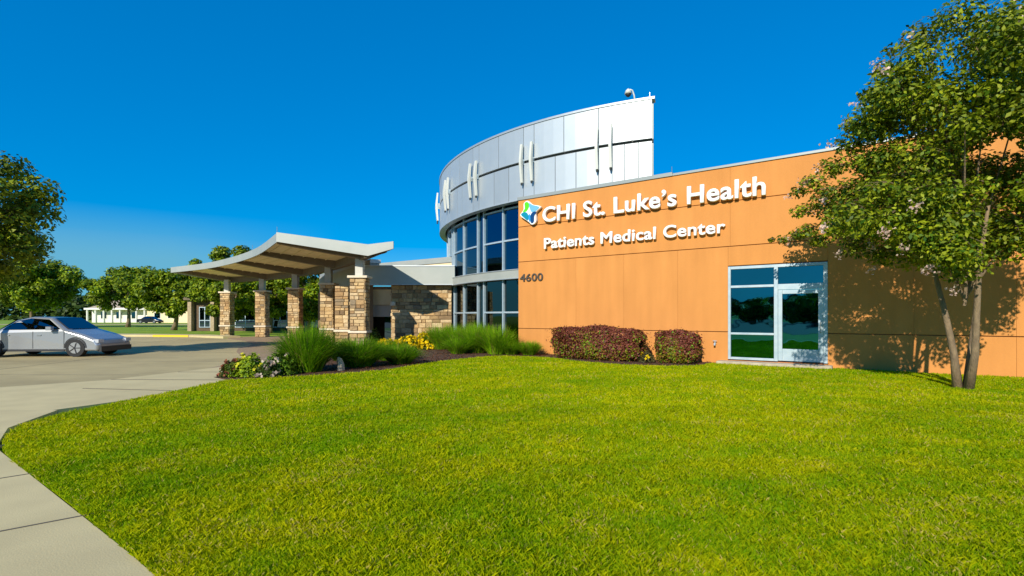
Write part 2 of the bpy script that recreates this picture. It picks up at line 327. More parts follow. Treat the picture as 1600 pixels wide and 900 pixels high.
def inside(poly, X, Y):
    poly = np.array(poly); n = len(poly); c = np.zeros(len(X), bool); j = n - 1
    for i in range(n):
        xi, yi = poly[i]; xj, yj = poly[j]
        m = ((yi > Y) != (yj > Y)) & (X < (xj - xi) * (Y - yi) / (yj - yi + 1e-12) + xi)
        c ^= m; j = i
    return c
def vnoise(x, y, f, seed):
    r = np.random.default_rng(seed); T = r.random((64, 64)); x = x * f; y = y * f
    xi = np.floor(x).astype(int); yi = np.floor(y).astype(int); u = x - xi; v = y - yi; u = u * u * (3 - 2 * u); v = v * v * (3 - 2 * v)
    g = lambda a, b: T[a % 64, b % 64]
    return (g(xi, yi) * (1 - u) + g(xi + 1, yi) * u) * (1 - v) + (g(xi, yi + 1) * (1 - u) + g(xi + 1, yi + 1) * u) * v
def grass_field(name, poly, bands, label):
    Vs, Fs, Cs = [], [], []; base = 0
    for (ya, yb, dens, w, h) in bands:
        # frustum-shaped area with some margin for other viewpoints
        N = int(dens * (yb - ya) * (1.12 * (ya + yb) + 5)); X = RNG.uniform(-1.12 * yb - 2.5, 1.12 * yb + 2.5, N * 1); Y = RNG.uniform(ya, yb, N)
        ok = (np.abs(X) < 1.12 * Y + 2.5) & inside(poly, X, Y); X = X[ok]; Y = Y[ok]; n = len(X)
        n1 = vnoise(X, Y, 0.55, 1); n2 = vnoise(X, Y, 2.1, 2); n3 = vnoise(X, Y, 7.0, 3)
        rad_ = np.hypot(X - 3.0, (Y - 1.0)) ; bandn = .5 + .5 * np.sin(rad_ * 5.2 + 2.0 * vnoise(X, Y, .4, 6)); n4 = vnoise(X, Y, 17.0, 4)
        tone = 0.26 * n1 + 0.26 * n2 + 0.24 * n3 + .14 * n4 + 0.10 * bandn
        a = RNG.uniform(0, 2 * np.pi, n); hh = h * RNG.uniform(0.55, 1.25, n) * (0.65 + 0.7 * n3); ww = w * RNG.uniform(0.7, 1.3, n)
        lean = RNG.uniform(0.2, 1.15, n) * hh; la = RNG.uniform(0, 2 * np.pi, n)
        dx = np.cos(a) * ww / 2; dy = np.sin(a) * ww / 2; lx = np.cos(la) * lean; ly = np.sin(la) * lean
        z0 = np.full(n, 0.048)
        V = np.stack([np.stack([X - dx, Y - dy, z0], 1), np.stack([X + dx, Y + dy, z0], 1),
                      np.stack([X + dx * .75 + lx * .45, Y + dy * .75 + ly * .45, z0 + hh * .72], 1), np.stack([X + lx, Y + ly, z0 + hh], 1)], 1)
        F = base + np.arange(n)[:, None] * 4 + np.array([[0, 1, 2, 3]])
        t = np.clip((tone - 0.22) * 1.75 + RNG.normal(0, 0.20, n), 0, 1)[:, None]
        c = np.array([[0.17, 0.325, 0.001]]) * (1 - t) + np.array([[0.53, 0.515, 0.002]]) * t
        dry = RNG.random(n) < (0.035 + 0.10 * (n2 > 0.78)); c[dry] = np.array([0.55, 0.45, 0.10])
        Vs.append(V.reshape(-1, 3)); Fs.append(F); Cs.append(np.repeat(c, 4, 0)); base += 4 * n
    o = mesh_np(name, np.concatenate(Vs), np.concatenate(Fs), M['blade'], None, np.concatenate(Cs))
    tag(o, label, 'grass', kind='stuff'); return o
grass_field('grass', lawn_poly, [(1.8, 3.4, 13000, .0046, .034), (3.4, 5.0, 8200, .0062, .034), (5.0, 8.0, 4200, .0095, .033), (8.0, 12.0, 1500, .017, .034), (12, 19, 700, .028, .032)], 'short bright green turf covering the wide front lawn')

# ------------------------------------------------------------------ the building
O = Vector((0.2476, 19.81, 0)); ANG = math.atan2(-0.5812, 0.8137)
FW = Matrix.Translation(O) @ Matrix.Rotation(ANG, 4, 'Z')      # x along the wall, y into it
bld = thing('medical_building', 'orange medical building with round glass tower and stone entrance wing', 'building', tuple(O), ANG)
def wbox(name, t0, t1, y0, y1, z0, z1, m, parent=bld, bev=0.0):
    b = MB().box(t0, t1, y0, y1, z0, z1)
    a = np.array(b.v); c = Vector(((t0 + t1) / 2, (y0 + y1) / 2, z0)); b.v = [tuple(Vector(v) - c) for v in b.v]
    o = b.build(name, m, parent, FW @ Matrix.Translation(c))
    if bev:
        mod = o.modifiers.new('bevel', 'BEVEL'); mod.width = bev; mod.segments = 2
    return o
TEND = 19.0
# opening for the door and window
DT0, DT1, DZ0, DZ1 = 7.66, 10.21, 0.165, 2.93
gv, gh = 0.003, 0.022
def panels(z0, z1, splits):
    for a, b in zip(splits[:-1], splits[1:]):
        wbox('wall_panel', a + gv / 2, b - gv / 2, 0.0, 0.06, z0 + gh / 2, z1 - gh / 2, M['orange'], bev=0.004)
panels(0.0, 0.98, [0, 2.51, 4.33, 6.15, DT0]); panels(0.0, 0.98, [DT1, 12.05, 13.9, 16.4, TEND])
panels(0.98, 3.54, [0, 2.51, 4.33, 6.15, DT0]); panels(0.98, 3.54, [DT1, 12.05, 13.9, 16.4, TEND])
panels(2.95, 3.54, [DT0, DT1]); panels(0.0, DZ0 - 0.02, [DT0, DT1])
panels(3.54, 4.89, [0, 7.72, 14.0, TEND]); panels(4.89, 5.915, [0, 7.72, 14.0, TEND])
core = MB()
core.box(0.004, DT0, .055, .40, 0, 5.90); core.box(DT1, TEND, .055, .40, 0, 5.90); core.box(DT0, DT1, .055, .40, 2.94, 5.90); core.box(DT0, DT1, .055, .40, 0, .15)
core.v = [tuple(v) for v in core.v]; core.build('wall_core', M['joint'], bld, FW)
wbox('roof_coping', 5.99, TEND, -0.035, 0.44, 5.917, 5.995, M['coping'], bev=0.008)
wbox('roof_coping', -0.03, 5.985, -0.04, 0.44, 5.917, 6.04, M['coping'], bev=0.008)
wbox('side_wall', TEND - 0.4, TEND, 0.401, 14, 0, 5.90, M['orange'])
wbox('roof_deck', 3.5, TEND - 0.41, 0.41, 14, 5.2, 5.4, M['conc'])
# storefront: window and door
wf = thing('window_frame_tmp', '', '') ; COL.objects.unlink(wf); bpy.data.objects.remove(wf)
fr = 0.10; yf = -0.02
win = wbox('entrance_window', DT0, DT0 + .075, yf, .10, DZ0, DZ1, M['alu'], bev=.006)   # the left jamb carries its pieces
TM = 8.95
def fbar(t0, t1, z0, z1, y0=yf + .003, y1=.095, name='frame', m='alu', par=win): return wbox(name, t0, t1, y0, y1, z0, z1, M[m], par, bev=.005)
fbar(DT0 + .076, DT1 - .10, DZ1 - .085, DZ1 - .002)
fbar(DT1 - .10, DT1, DZ0, DZ1 - .001)
fbar(TM - .05, TM + .05, DZ0, DZ1 - .086)
fbar(DT0 + .076, TM - .051, DZ0, DZ0 + .07)
fbar(DT0 + .076, TM - .051, .905, .965, name='transom_bar')
fbar(DT0 + .076, TM - .051, 2.29, 2.36, name='transom_bar')
fbar(TM + .051, DT1 - .101, 2.20, 2.36, name='door_header')
fbar(DT0 + .076, TM - .051, DZ0 + .071, .904, .03, .05, 'pane', 'glass_teal')
fbar(DT0 + .076, TM - .051, .966, 2.289, .03, .05, 'pane', 'glass_teal')
fbar(DT0 + .076, TM - .051, 2.361, DZ1 - .086, .03, .05, 'pane', 'glass_teal')
fbar(TM + .051, DT1 - .101, 2.361, DZ1 - .086, .03, .05, 'pane', 'glass_teal')
door = wbox('door', TM + .055, TM + .16, -.005, .05, DZ0 + .02, 2.19, M['alu'], bev=.006)
d1 = DT1 - .105
wbox('door_stile', d1 - .115, d1, -.006, .05, DZ0 + .02, 2.19, M['alu'], door, .006)
wbox('bottom_rail', TM + .161, d1 - .116, -.004, .05, DZ0 + .02, DZ0 + .36, M['alu'], door, .006)
wbox('top_rail', TM + .161, d1 - .116, -.004, .05, 2.08, 2.19, M['alu'], door, .006)
wbox('pane', TM + .161, d1 - .116, .015, .03, DZ0 + .361, 2.079, M['glass_teal'], door)
hb = MB().tube([(d1 - .06, -.006, 1.0), (d1 - .06, -.07, 1.02), (d1 - .06, -.07, 1.28), (d1 - .06, -.006, 1.30)], .013, 8); hb.build('door_handle', M['rim'], door, FW)
wbox('door_sill', DT0 - .25, DT1 + .12, -.40, .02, 0.0, .125, M['sill'], bev=.02)
# spigot on the wall
spg = MB().tube([(7.30, 0.0, .62), (7.30, -.10, .62), (7.30, -.13, .56)], .028, 8).tube([(7.24, -.075, .70), (7.36, -.075, .70)], .012, 6).tube([(7.30, -.075, .62), (7.30, -.075, .70)], .014, 6)
spg.build('wall_spigot', M['alu'], bld, FW)

# ---- tower
CT = Vector((9.742, 30.794, 0)); RR = 13.95; RG = 13.48; RB = 13.74
def hit(x, rr):
    k = (x - 800) / 800; a = 1 + k * k; b = -2 * (k * CT.x + CT.y); c = CT.x ** 2 + CT.y ** 2 - rr * rr
    Z = (-b - math.sqrt(max(b * b - 4 * a * c, 0))) / (2 * a); return math.degrees(math.atan2(Z - CT.y, k * Z - CT.x))
def arc_mesh(a0, a1, r0, r1, z0, z1, step=1.5):
    n = max(1, int(abs(a1 - a0) / step)); b = MB(); vs = []
    for i in range(n + 1):
        a = R(a0 + (a1 - a0) * i / n); c, s = math.cos(a), math.sin(a)
        vs += [(CT.x + c * r0, CT.y + s * r0, z0), (CT.x + c * r1, CT.y + s * r1, z0), (CT.x + c * r1, CT.y + s * r1, z1), (CT.x + c * r0, CT.y + s * r0, z1)]
    fs = [(0, 1, 2, 3), (4 * n + 3, 4 * n + 2, 4 * n + 1, 4 * n)]
    for i in range(n):
        k = 4 * i
        for j in range(4): fs.append((k + j, k + 4 + j, k + 4 + (j + 1) % 4, k + (j + 1) % 4))
    b.add(vs, fs); return b
def arc(name, a0, a1, r0, r1, z0, z1, m, parent=bld, step=1.5):
    o = arc_mesh(a0, a1, r0, r1, z0, z1, step).build(name, M[m], parent)
    bmn = bmesh.new(); bmn.from_mesh(o.data); bmesh.ops.recalc_face_normals(bmn, faces=bmn.faces); bmn.to_mesh(o.data); bmn.free()
    return o
ZT, ZM, ZB = 9.0, 7.57, 6.14
AE = hit(1019, RR)                         # right-hand end of the ring
gapd = 0.05
def ringrow(xs, z0, z1, extra):
    an = [hit(x, RR) for x in xs] + extra
    for a, b in zip(an[:-1], an[1:]):
        arc('ring_panel', a - gapd, b + gapd, RR - .12, RR, z0, z1, 'metal')
ringrow([1019, 987.5, 956.5, 935, 881, 834.5, 818, 779, 748.5, 739], ZM + .055, ZT - .04, [-151, -156.2, -158.3, -164.5, -169.6, -171.7, -178, -183, -185, -191, -197, -203, -209, -215])
ringrow([1019, 997.5, 976, 956.5, 935, 900, 867.5, 834.5, 818, 795, 772, 748.5, 739, 722], ZB, ZM - .055, [-152, -156.2, -158.3, -162.3, -166, -169.6, -171.7, -175, -179, -183, -185, -191, -197, -203, -209, -215])
arc('ring_backing', AE + .1, -215, RR - .34, RR - .15, ZB + .02, ZT - .03, 'coping')
arc('ring_reveal', AE + .12, -215, RR - .149, RR - .10, ZM - .053, ZM + .053, 'dark')
arc('ring_coping', AE + .35, -215, RR - .36, RR + .03, ZT - .03, ZT + .05, 'metal')
arc('ring_base_trim', AE + .2, -215, RR - .30, RR + .015, ZB - .05, ZB - .002, 'metal')
arc('ring_soffit', hit(860, RG), -215, RG - .4, RR - .345, 6.42, 6.47, 'beam')
# glass drum
ga0 = -129.0; ga1 = -205
mull = [hit(x, RG) for x in (787.6, 757.5, 748, 726, 710.5)]
mull = mull + [mull[-1] - 1.6, mull[-1] - 7, mull[-1] - 14, mull[-1] - 21, mull[-1] - 28]
edges = [ga0] + mull + [ga1]
curtain = arc('curtain_wall', ga0, ga1, RG - .30, RG - .10, 0.0, 6.6, 'dark')
zb0, zb1 = 3.02, 3.35
def glassrow(rows, z0, z1, kind):
    for i, (a, b) in enumerate(zip(edges[:-1], edges[1:])):
        narrow = abs(a - b) < 3.0
        rr_ = [z0, z1] if narrow else [z0] + rows + [z1]
        for p, q in zip(rr_[:-1], rr_[1:]):
            arc('pane', a, b, RG - .06, RG - .02, p, q, kind, curtain, step=9)
        if not narrow:
            for z in rows: arc('transom_bar', a - .12, b + .12, RG - .05, RG + .045, z - .035, z + .035, 'alu', curtain, step=1.5)
glassrow([4.64, 5.98], zb1, 6.42, 'glass_blue'); glassrow([1.61], 0.12, zb0, 'glass_low')
for a in mull:
    for (p, q) in ((zb1, 6.42), (0.12, zb0)):
        w = 0.16 if p > 1 else .14
        arc('mullion', a - .17, a + .17, RG - .05, RG + .075, p, q, 'alu', curtain, step=9)
arc('sill', ga0, ga1, RG - .1, RG + .09, 0.0, .119, 'alu', curtain)
arc('tower_band', ga0, ga1, RG - .1, RB, zb0, zb1, 'fascia')
arc('band_drip_edge', ga0, ga1, RG - .1, RB + .03, zb1 + .001, zb1 + .03, 'metal')
arc('band_drip_edge', ga0, ga1, RG - .1, RB + .03, zb0 - .035, zb0 - .001, 'metal')
# fins on the ring
def fin(a):
    a = R(a); c, s = math.cos(a), math.sin(a); u = Vector((c, s, 0)); w = Vector((-s, c, 0)); b0 = CT + u * RR
    prof = [(0.09, 8.24), (0.17, 8.25), (0.245, 7.66), (0.245, 7.48), (0.16, 6.73), (0.08, 6.72), (0.13, 7.48), (0.13, 7.66)]
    F = Matrix(((u.x, w.x, 0, b0.x), (u.y, w.y, 0, b0.y), (0, 0, 1, 0), (0, 0, 0, 1)))
    n = len(prof); vs = [(x, -.05, z) for x, z in prof] + [(x, .05, z) for x, z in prof]
    fs = [tuple(range(n)), tuple(range(n, 2 * n))[::-1]] + [(i, i + n, (i + 1) % n + n, (i + 1) % n) for i in range(n)]
    mb = MB().add(vs, fs, F); o = mb.build('fin', M['fin'], bld)
    bmn = bmesh.new(); bmn.from_mesh(o.data); bmesh.ops.recalc_face_normals(bmn, faces=bmn.faces); bmn.to_mesh(o.data); bmn.free()
    MB().box(-.0, .15, -.03, .03, ZM - .10, ZM + .10, F).build('bracket', M['alu'], o)
    p = F @ Vector((.13, 0, 6.70)); MB().tube([p, p + Vector((0, 0, -.07))], [.05, .035], 8).build('fin_tip', M['dark'], o)
for a0 in (hit(945, RR), hit(826, RR), hit(743, RR), -157.3, -170.6, -184):
    fin(a0 - 1.02); fin(a0 + 1.02)
# dome camera on a short mast, lightning rods
ca = R(hit(991, RR)); cb = CT + Vector((math.cos(ca), math.sin(ca), 0)) * (RR - .15)
mast = MB().tube([cb + Vector((0, 0, ZT + .03)), cb + Vector((-.03, 0, ZT + .25)), cb + Vector((-.10, -.02, ZT + .42)), cb + Vector((-.20, -.04, ZT + .44))], .028, 8).build('camera_mast', M['fin'], bld, smooth=True)
hp = cb + Vector((-.25, -.05, ZT + .30)); MB().tube([hp + Vector((0, 0, .16)), hp + Vector((0, 0, .10)), hp + Vector((0, 0, -.02))], [.03, .09, .13], 14).build('camera_hood', M['fin'], mast, smooth=True)
MB().tube([hp + Vector((0, 0, -.021)), hp + Vector((0, 0, -.08)), hp + Vector((0, 0, -.12))], [.105, .09, .04], 14).build('camera_dome', M['plastic'], mast, smooth=True)
for (ang, rad, zz) in ((AE - .4, RR - .15, ZT),): 
    p = CT + Vector((math.cos(R(ang)), math.sin(R(ang)), 0)) * rad; MB().tube([p + Vector((0, 0, zz)), p + Vector((0, 0, zz + .28))], .012, 6).build('lightning_rod', M['rim'], bld)
for t in (5.9, 12.0, 16.5):
    MB().tube([(t, .2, 5.97), (t, .2, 6.28)], .012, 6).build('lightning_rod', M['rim'], bld, FW)
# tower roof
arc('tower_roof', -110, -215, 2, RG - .31, 6.2, 6.4, 'conc', step=6)

# ---- stone wing and entrance
stone_meshes = []
for k in range(10):
    r = random.Random(k); j = lambda s=.05: r.uniform(-s, s)
    vs = [(-.5, 0, 0), (.5, 0, 0), (.5, 0, 1), (-.5, 0, 1)]
    vs += [(-.5, -.6, 0), (.5, -.6, 0), (.5, -.6, 1), (-.5, -.6, 1)]
    vs += [(-.42 + j(), -1 + j(.2), .12 + j()), (.42 + j(), -1 + j(.2), .12 + j()), (.42 + j(), -1 + j(.2), .88 + j()), (-.42 + j(), -1 + j(.2), .88 + j())]
    fs = [(0, 1, 5, 4), (1, 2, 6, 5), (2, 3, 7, 6), (3, 0, 4, 7), (4, 5, 9, 8), (5, 6, 10, 9), (6, 7, 11, 10), (7, 4, 8, 11), (8, 9, 10, 11)]
    me = bpy.data.meshes.new('stone'); me.from_pydata(vs, [], fs); me.update(); me.materials.append(M['stone']); stone_meshes.append(me)
def stone_face(parent, F, w, z0, z1, rh=(.10, .23), sw=(.16, .46), depth=.055):
    """lay coursed stones on the face y=0 of frame F (outwards is -y), x from 0 to w"""
    z = z0
    while z < z1 - .05:
        h = min(random.uniform(*rh), z1 - z)
        if z1 - z - h < .09: h = z1 - z
        x = 0
        while x < w - .02:
            s = random.uniform(*sw)
            if w - x - s < .14: s = w - x
            d = depth * random.uniform(.7, 1.35)
            o = bpy.data.objects.new('stone', random.choice(stone_meshes))
            link(o, parent, F @ Matrix.Translation((x + s / 2, 0, z + .006)) @ Matrix.Diagonal((s - .014, d, h - .014, 1)))
            x += s
        z += h
YS = 26.0
XT = -3.06
swl = MB().box(-6.1, XT, YS, YS + .3, 0, 3.05).build('stone_wing', M['mortar'], bld)
stone_face(swl, Matrix.Translation((-6.1, YS, 0)), XT + 6.1, 0.02, 3.02, rh=(.12, .26), sw=(.2, .55))
stone_face(swl, Matrix.Translation((-6.1, YS + .3, 0)) @ Matrix.Rotation(R(-90), 4, 'Z'), .3, 0.02, 3.02)
MB().box(-7.6, XT + .2, YS - .45, YS + .2, 3.052, 3.93).build('eave_fascia', M['fascia'], bld)
MB().box(-7.63, XT + .2, YS - .48, YS + .2, 3.932, 3.99).build('eave_coping', M['metal'], bld)
MB().box(-7.62, XT + .2, YS - .47, YS + .2, 3.015, 3.05).build('eave_drip', M['metal'], bld)
# upper wall behind the eave, parallel to the orange wall
def pbox(name, p, q, thick, z0, z1, m, parent=bld):
    p = Vector((p[0], p[1], 0)); q = Vector((q[0], q[1], 0)); d = (q - p); ln = d.length; d.normalize()
    F = Matrix(((d.x, -d.y, 0, p.x), (d.y, d.x, 0, p.y), (0, 0, 1, 0), (0, 0, 0, 1)))
    return MB().box(0, ln, 0, thick, z0, z1, F).build(name, M[m], parent), F, ln
pu = Vector((-3.3, 27.2)); du = Vector((.8137, -.5812))
a_ = pu - du * 9.0; b_ = pu + du * .6
pbox('upper_wall', a_, b_, .3, 3.6, 4.30, 'cream'); pbox('upper_coping', a_ + Vector((-.03, -.04)), b_ + Vector((-.03, -.04)), .4, 4.302, 4.60, 'fascia')
# entrance recess
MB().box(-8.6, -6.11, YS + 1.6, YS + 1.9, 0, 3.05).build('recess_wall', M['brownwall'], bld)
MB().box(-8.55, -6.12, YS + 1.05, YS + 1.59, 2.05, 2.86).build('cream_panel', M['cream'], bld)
MB().box(-8.5, -6.12, YS + 1.2, YS + 1.59, 1.42, 2.04).build('shaded_panel_part', M['post'], bld)  # grey box stands in for the shaded lower part of the cream panel
MB().box(-8.5, -6.15, YS + 1.56, YS + 1.60, 0.1, 1.41).build('entrance_door_glass', M['glass_dark'], bld)
stone_top = MB().tube([(-6.02, YS - .12, 1.98), (-6.02, YS - .12, 2.18)], .13, 12).build('round_stone_top', M['cap'], bld)  # round stone top of the pillar at the recess edge
# receding entrance front behind the columns
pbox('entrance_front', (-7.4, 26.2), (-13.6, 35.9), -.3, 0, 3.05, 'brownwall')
pbox('entrance_fascia', (-7.2, 25.9), (-13.4, 35.6), -.5, 3.052, 4.15, 'fascia'); pbox('entrance_coping', (-7.16, 25.86), (-13.36, 35.56), -.55, 4.152, 4.34, 'metal')
# far wing with windows
YF = 50.0
MB().box(-31.2, -12, YF, YF + .4, 0, 3.0).build('far_wing_wall', M['shadestone'], bld)
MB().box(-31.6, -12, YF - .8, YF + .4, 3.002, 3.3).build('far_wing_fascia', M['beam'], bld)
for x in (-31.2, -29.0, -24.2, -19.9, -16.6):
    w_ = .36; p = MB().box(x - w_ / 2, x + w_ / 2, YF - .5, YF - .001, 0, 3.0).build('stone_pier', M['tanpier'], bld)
for (xa, xb) in ((-30.5, -29.4), (-27.0, -25.0), (-23.3, -21.9), (-20.6 + .9, -18.0), (-17.6, -15.6)):
    wn = MB().box(xa, xb, YF - .10, YF - .002, .35, 2.35).build('window', M['alu'], bld)
    xm = (xa + xb) / 2
    for (p, q) in ((xa + .07, xm - .04), (xm + .04, xb - .07)):
        for (r0, r1) in ((.42, 1.0), (1.08, 2.28)): MB().box(p, q, YF - .115, YF - .101, r0, r1).build('pane', M['glass_dark'], wn)

# ------------------------------------------------------------------ signs
def letter_objs(parent, text, t0, z0, t1, cap, m, bold, depth, y_out):
    def make(body, full=False):
        c = bpy.data.curves.new('tmp', 'FONT'); c.body = body; c.size = 1; c.resolution_u = 4
        if full: c.extrude = .05; c.bevel_depth = bold; c.bevel_resolution = 1
        o = bpy.data.objects.new('tmp', c); COL.objects.link(o); dg = bpy.context.evaluated_depsgraph_get(); dg.update()
        me = bpy.data.meshes.new_from_object(o.evaluated_get(dg)); bpy.data.objects.remove(o); bpy.data.curves.remove(c); return me
    def xmax(me): return max(v.co.x for v in me.vertices)
    bar = make('I'); xb = xmax(bar); ybase = min(v.co.y for v in bar.vertices) - bold; caph = max(v.co.y for v in bar.vertices) + bold - ybase
    items = []
    track = bold * .9
    for i, ch in enumerate(text):
        if ch == ' ': continue
        adv = (xmax(make(text[:i] + 'I')) - xb if i else 0.0) + track * i
        items.append((ch, adv, make(ch, True)))
    x0 = min(v.co.x for v in items[0][2].vertices); x1 = max(v.co.x for v in items[-1][2].vertices) + items[-1][1]
    sx = (t1 - t0) / (x1 - x0); sz = cap / caph; hz = .05 + bold
    for ch, adv, me in items:
        for v in me.vertices:
            x, y, z = v.co; v.co = Vector((x * sx, -y_out + depth * (hz - z) / (2 * hz), (y - ybase) * sz))
        me.update(); me.name = 'letter'; me.materials.clear(); me.materials.append(m)
        o = bpy.data.objects.new('letter', me)
        link(o, parent, FW @ Matrix.Translation((t0 + (adv - x0) * sx, 0, z0)))
def wall_thing(name, label, cat, t, z):
    o = bpy.data.objects.new(name, None); link(o, None, FW @ Matrix.Translation((t, -.03, z))); return tag(o, label, cat)
s1 = wall_thing('name_sign', 'large white raised lettering CHI St. Luke\'s Health across the top of the orange wall', 'sign', 4.9, 4.92)
letter_objs(s1, 'CHI St. Luke\u2019s Health', 1.19, 4.92, 8.71, .56, M['white'], .023, .11, .17)
s2 = wall_thing('subtitle_sign', 'smaller white raised lettering Patients Medical Center beneath the large lettering', 'sign', 4.4, 3.94)
letter_objs(s2, 'Patients Medical Center', 1.24, 3.94, 7.61, .40, M['white'], .023, .09, .14)
s3 = wall_thing('street_number', 'small dark street number 4600 on the left end of the orange wall', 'sign', .6, 2.78)
letter_objs(s3, '4600', .10, 2.78, 1.14, .285, M['grey_num'], .014, .03, .05)
# emblem: four coloured petals round a white cross on a white backing
em = wall_thing('emblem_sign', 'star shaped emblem of green, blue and teal petals beside the large white lettering', 'sign', .6, 4.6)
EMX, EMY = 0.205, 4.98      # lower left corner of the emblem on the wall; coordinates below are in emblem units
ew, eh = 0.88, 0.86
def ept(p): # p in the measured 0..1 square
    return (EMX + p[0] * ew, EMY + (p[1] - .13 * p[0]) * eh)
def slab(name, pts, m, y0, y1, n=5):
    P = [(v.x, v.y) for v in smooth_poly(pts, n, True)] if n else pts
    P = [ept(p) for p in P]; k = len(P)
    area = sum(P[i][0] * P[(i + 1) % k][1] - P[(i + 1) % k][0] * P[i][1] for i in range(k))
    if area < 0: P = P[::-1]
    vs = [(x, y0, z) for x, z in P] + [(x, y1, z) for x, z in P]
    fs = [tuple(range(k)), tuple(range(k, 2 * k))[::-1]] + [(i, i + k, (i + 1) % k + k, (i + 1) % k)[::-1] for i in range(k)]
    mb = MB().add(vs, fs)
    o = mb.build(name, m, em, FW)
    return o
slab('backing', [(.33, 1.02), (.45, .98), (.62, .86), (.98, .80), (1.02, .73), (.86, .60), (.78, .48), (.80, .16), (.70, .02), (.56, -.01), (.42, .10), (.06, .30), (-.02, .40), (.10, .55), (.16, .65), (.17, .90)], M['white'], -.15, -.05)
slab('green_petal', [(.34, .97), (.22, .90), (.23, .68), (.13, .53), (.30, .55), (.43, .72), (.45, .88)], M['logo_green'], -.162, -.1505)
slab('sky_petal', [(.45, .92), (.62, .84), (.95, .76), (.90, .66), (.72, .54), (.56, .55), (.46, .76)], M['logo_sky'], -.162, -.1505)
slab('teal_petal', [(.03, .41), (.17, .51), (.34, .49), (.42, .34), (.38, .16), (.20, .26)], M['logo_teal'], -.162, -.1505)
slab('blue_petal', [(.41, .34), (.43, .18), (.50, .08), (.52, .17), (.51, .38), (.46, .44)], M['logo_blue'], -.1620, -.1505)
slab('navy_petal', [(.53, .40), (.53, .14), (.57, .04), (.69, .10), (.72, .36), (.83, .53), (.67, .54)], M['logo_navy'], -.162, -.1505)

# ------------------------------------------------------------------ entrance canopy and its columns
cols = [(-6.8, 22.9), (-9.95, 27.8), (-13.7, 32.4), (-17.4, 35.7), (-20.9, 37.6)]
c0 = thing('stone_column', 'nearest tan stone column of the entrance canopy, beside the cream entrance panel', 'column', (*cols[0], 0), 0, 'stone columns carrying the entrance canopy')
hw = .30; CH = 3.13
cw0 = MatW = Matrix.Translation((*cols[0], 0))
def cbox(name, h, z0, z1, m, bev=.01):
    b = MB().box(-h, h, -h, h, 0, z1 - z0); o = b.build(name, M[m], c0, cw0 @ Matrix.Translation((0, 0, z0)))
    md = o.modifiers.new('bevel', 'BEVEL'); md.width = bev; md.segments = 2; return o
cbox('core', hw, 0, CH, 'mortar'); cbox('stone_cap', .44, CH + .001, CH + .11, 'cap', .02); cbox('stone_band', .415, .70, .80, 'cap', .02)
for k in range(4):
    F = cw0 @ Matrix.Rotation(R(90 * k), 4, 'Z') @ Matrix.Translation((-hw - .05, -hw, 0))
    stone_face(c0, F, 2 * hw + .05 + .0, 0.02, .695, depth=.055, sw=(.17, .40), rh=(.11, .23)); stone_face(c0, F, 2 * hw + .05, .805, CH - .005, depth=.055, sw=(.17, .40), rh=(.11, .23))
cbox('post', .17, CH + .112, 4.12, 'post', .01)
for i, (x, y) in enumerate(cols[1:]):
    copy_tree(c0, (x, y, 0), R(90 * ((i + 1) % 4)), ['second tan stone column from the building, tallest grass clump in front of it', 'middle one of the five tan stone columns under the canopy', 'second tan stone column from the far end of the canopy', 'farthest tan stone column, at the low far end of the canopy'][i])
can = thing('entrance_canopy', 'swooping white edged canopy roof over the drive carried on stone columns', 'canopy', (-13.5, 30, 0))
Ls = smooth_poly([(-10.05, 21.9), (-13.3, 26.7), (-16.8, 30.8), (-20.6, 34.4), (-24.9, 37.4)], 5)
Vsp = smooth_poly([(-6.15, 21.9), (-9.2, 27.0), (-12.9, 31.8), (-16.9, 35.5), (-21.4, 38.6)], 5)
Rs = smooth_poly([(-5.06, 21.9), (-8.2, 27.5), (-11.9, 32.6), (-16.2, 36.5), (-20.9, 39.7)], 5)
NS = len(Ls)
def zt(h): return EYE + h
def lerp(a, b, t): return a + (b - a) * t
ACR = 10
def prof(i, t):          # t -1..0 left wing, 0..1 right wing -> plan point, underside height, top height
    if t <= 0:
        p = Ls[i].lerp(Vsp[i], 1 + t); u = 1 + t
        return p, zt(lerp(3.18, 2.57, u)), zt(lerp(3.57, 3.05, u))
    p = Vsp[i].lerp(Rs[i], t); return p, zt(lerp(2.57, 2.88, t)), zt(lerp(3.05, 3.18, t))
ts = [-1 + k / 6 for k in range(7)] + [.33, .66, 1.0]
def strip(name, m, fn, par=can, smooth=False):
    mb = MB(); fn(mb); o = mb.build(name, m, par)
    bmn = bmesh.new(); bmn.from_mesh(o.data); bmesh.ops.recalc_face_normals(bmn, faces=bmn.faces); bmn.to_mesh(o.data); bmn.free()
    return o
def deck(mb, dz0, dz1, t0=-.985, t1=.96):
    tt = [lerp(t0, t1, k / 12) for k in range(13)]; vs = []
    for i in range(NS):
        for t in tt:
            p, b, tp = prof(i, t); vs += [(p.x, p.y, tp + dz0), (p.x, p.y, tp + dz1)]
    n = 13; fs = []
    def idx(i, k, q): return (i * n + k) * 2 + q
    for i in range(NS - 1):
        for k in range(n - 1):
            for q in (0, 1): fs.append((idx(i, k, q), idx(i + 1, k, q), idx(i + 1, k + 1, q), idx(i, k + 1, q)))
    for i in range(NS - 1):
        for k in (0, n - 1): fs.append((idx(i, k, 0), idx(i + 1, k, 0), idx(i + 1, k, 1), idx(i, k, 1)))
    for k in range(n - 1):
        for i in (0, NS - 1): fs.append((idx(i, k, 0), idx(i, k + 1, 0), idx(i, k + 1, 1), idx(i, k, 1)))
    mb.add(vs, fs)
strip('roof_deck', M['soffit'], lambda mb: deck(mb, -.16, -.06))
strip('roof_sheet', M['metal'], lambda mb: deck(mb, -.055, -.01, -.99, .97))
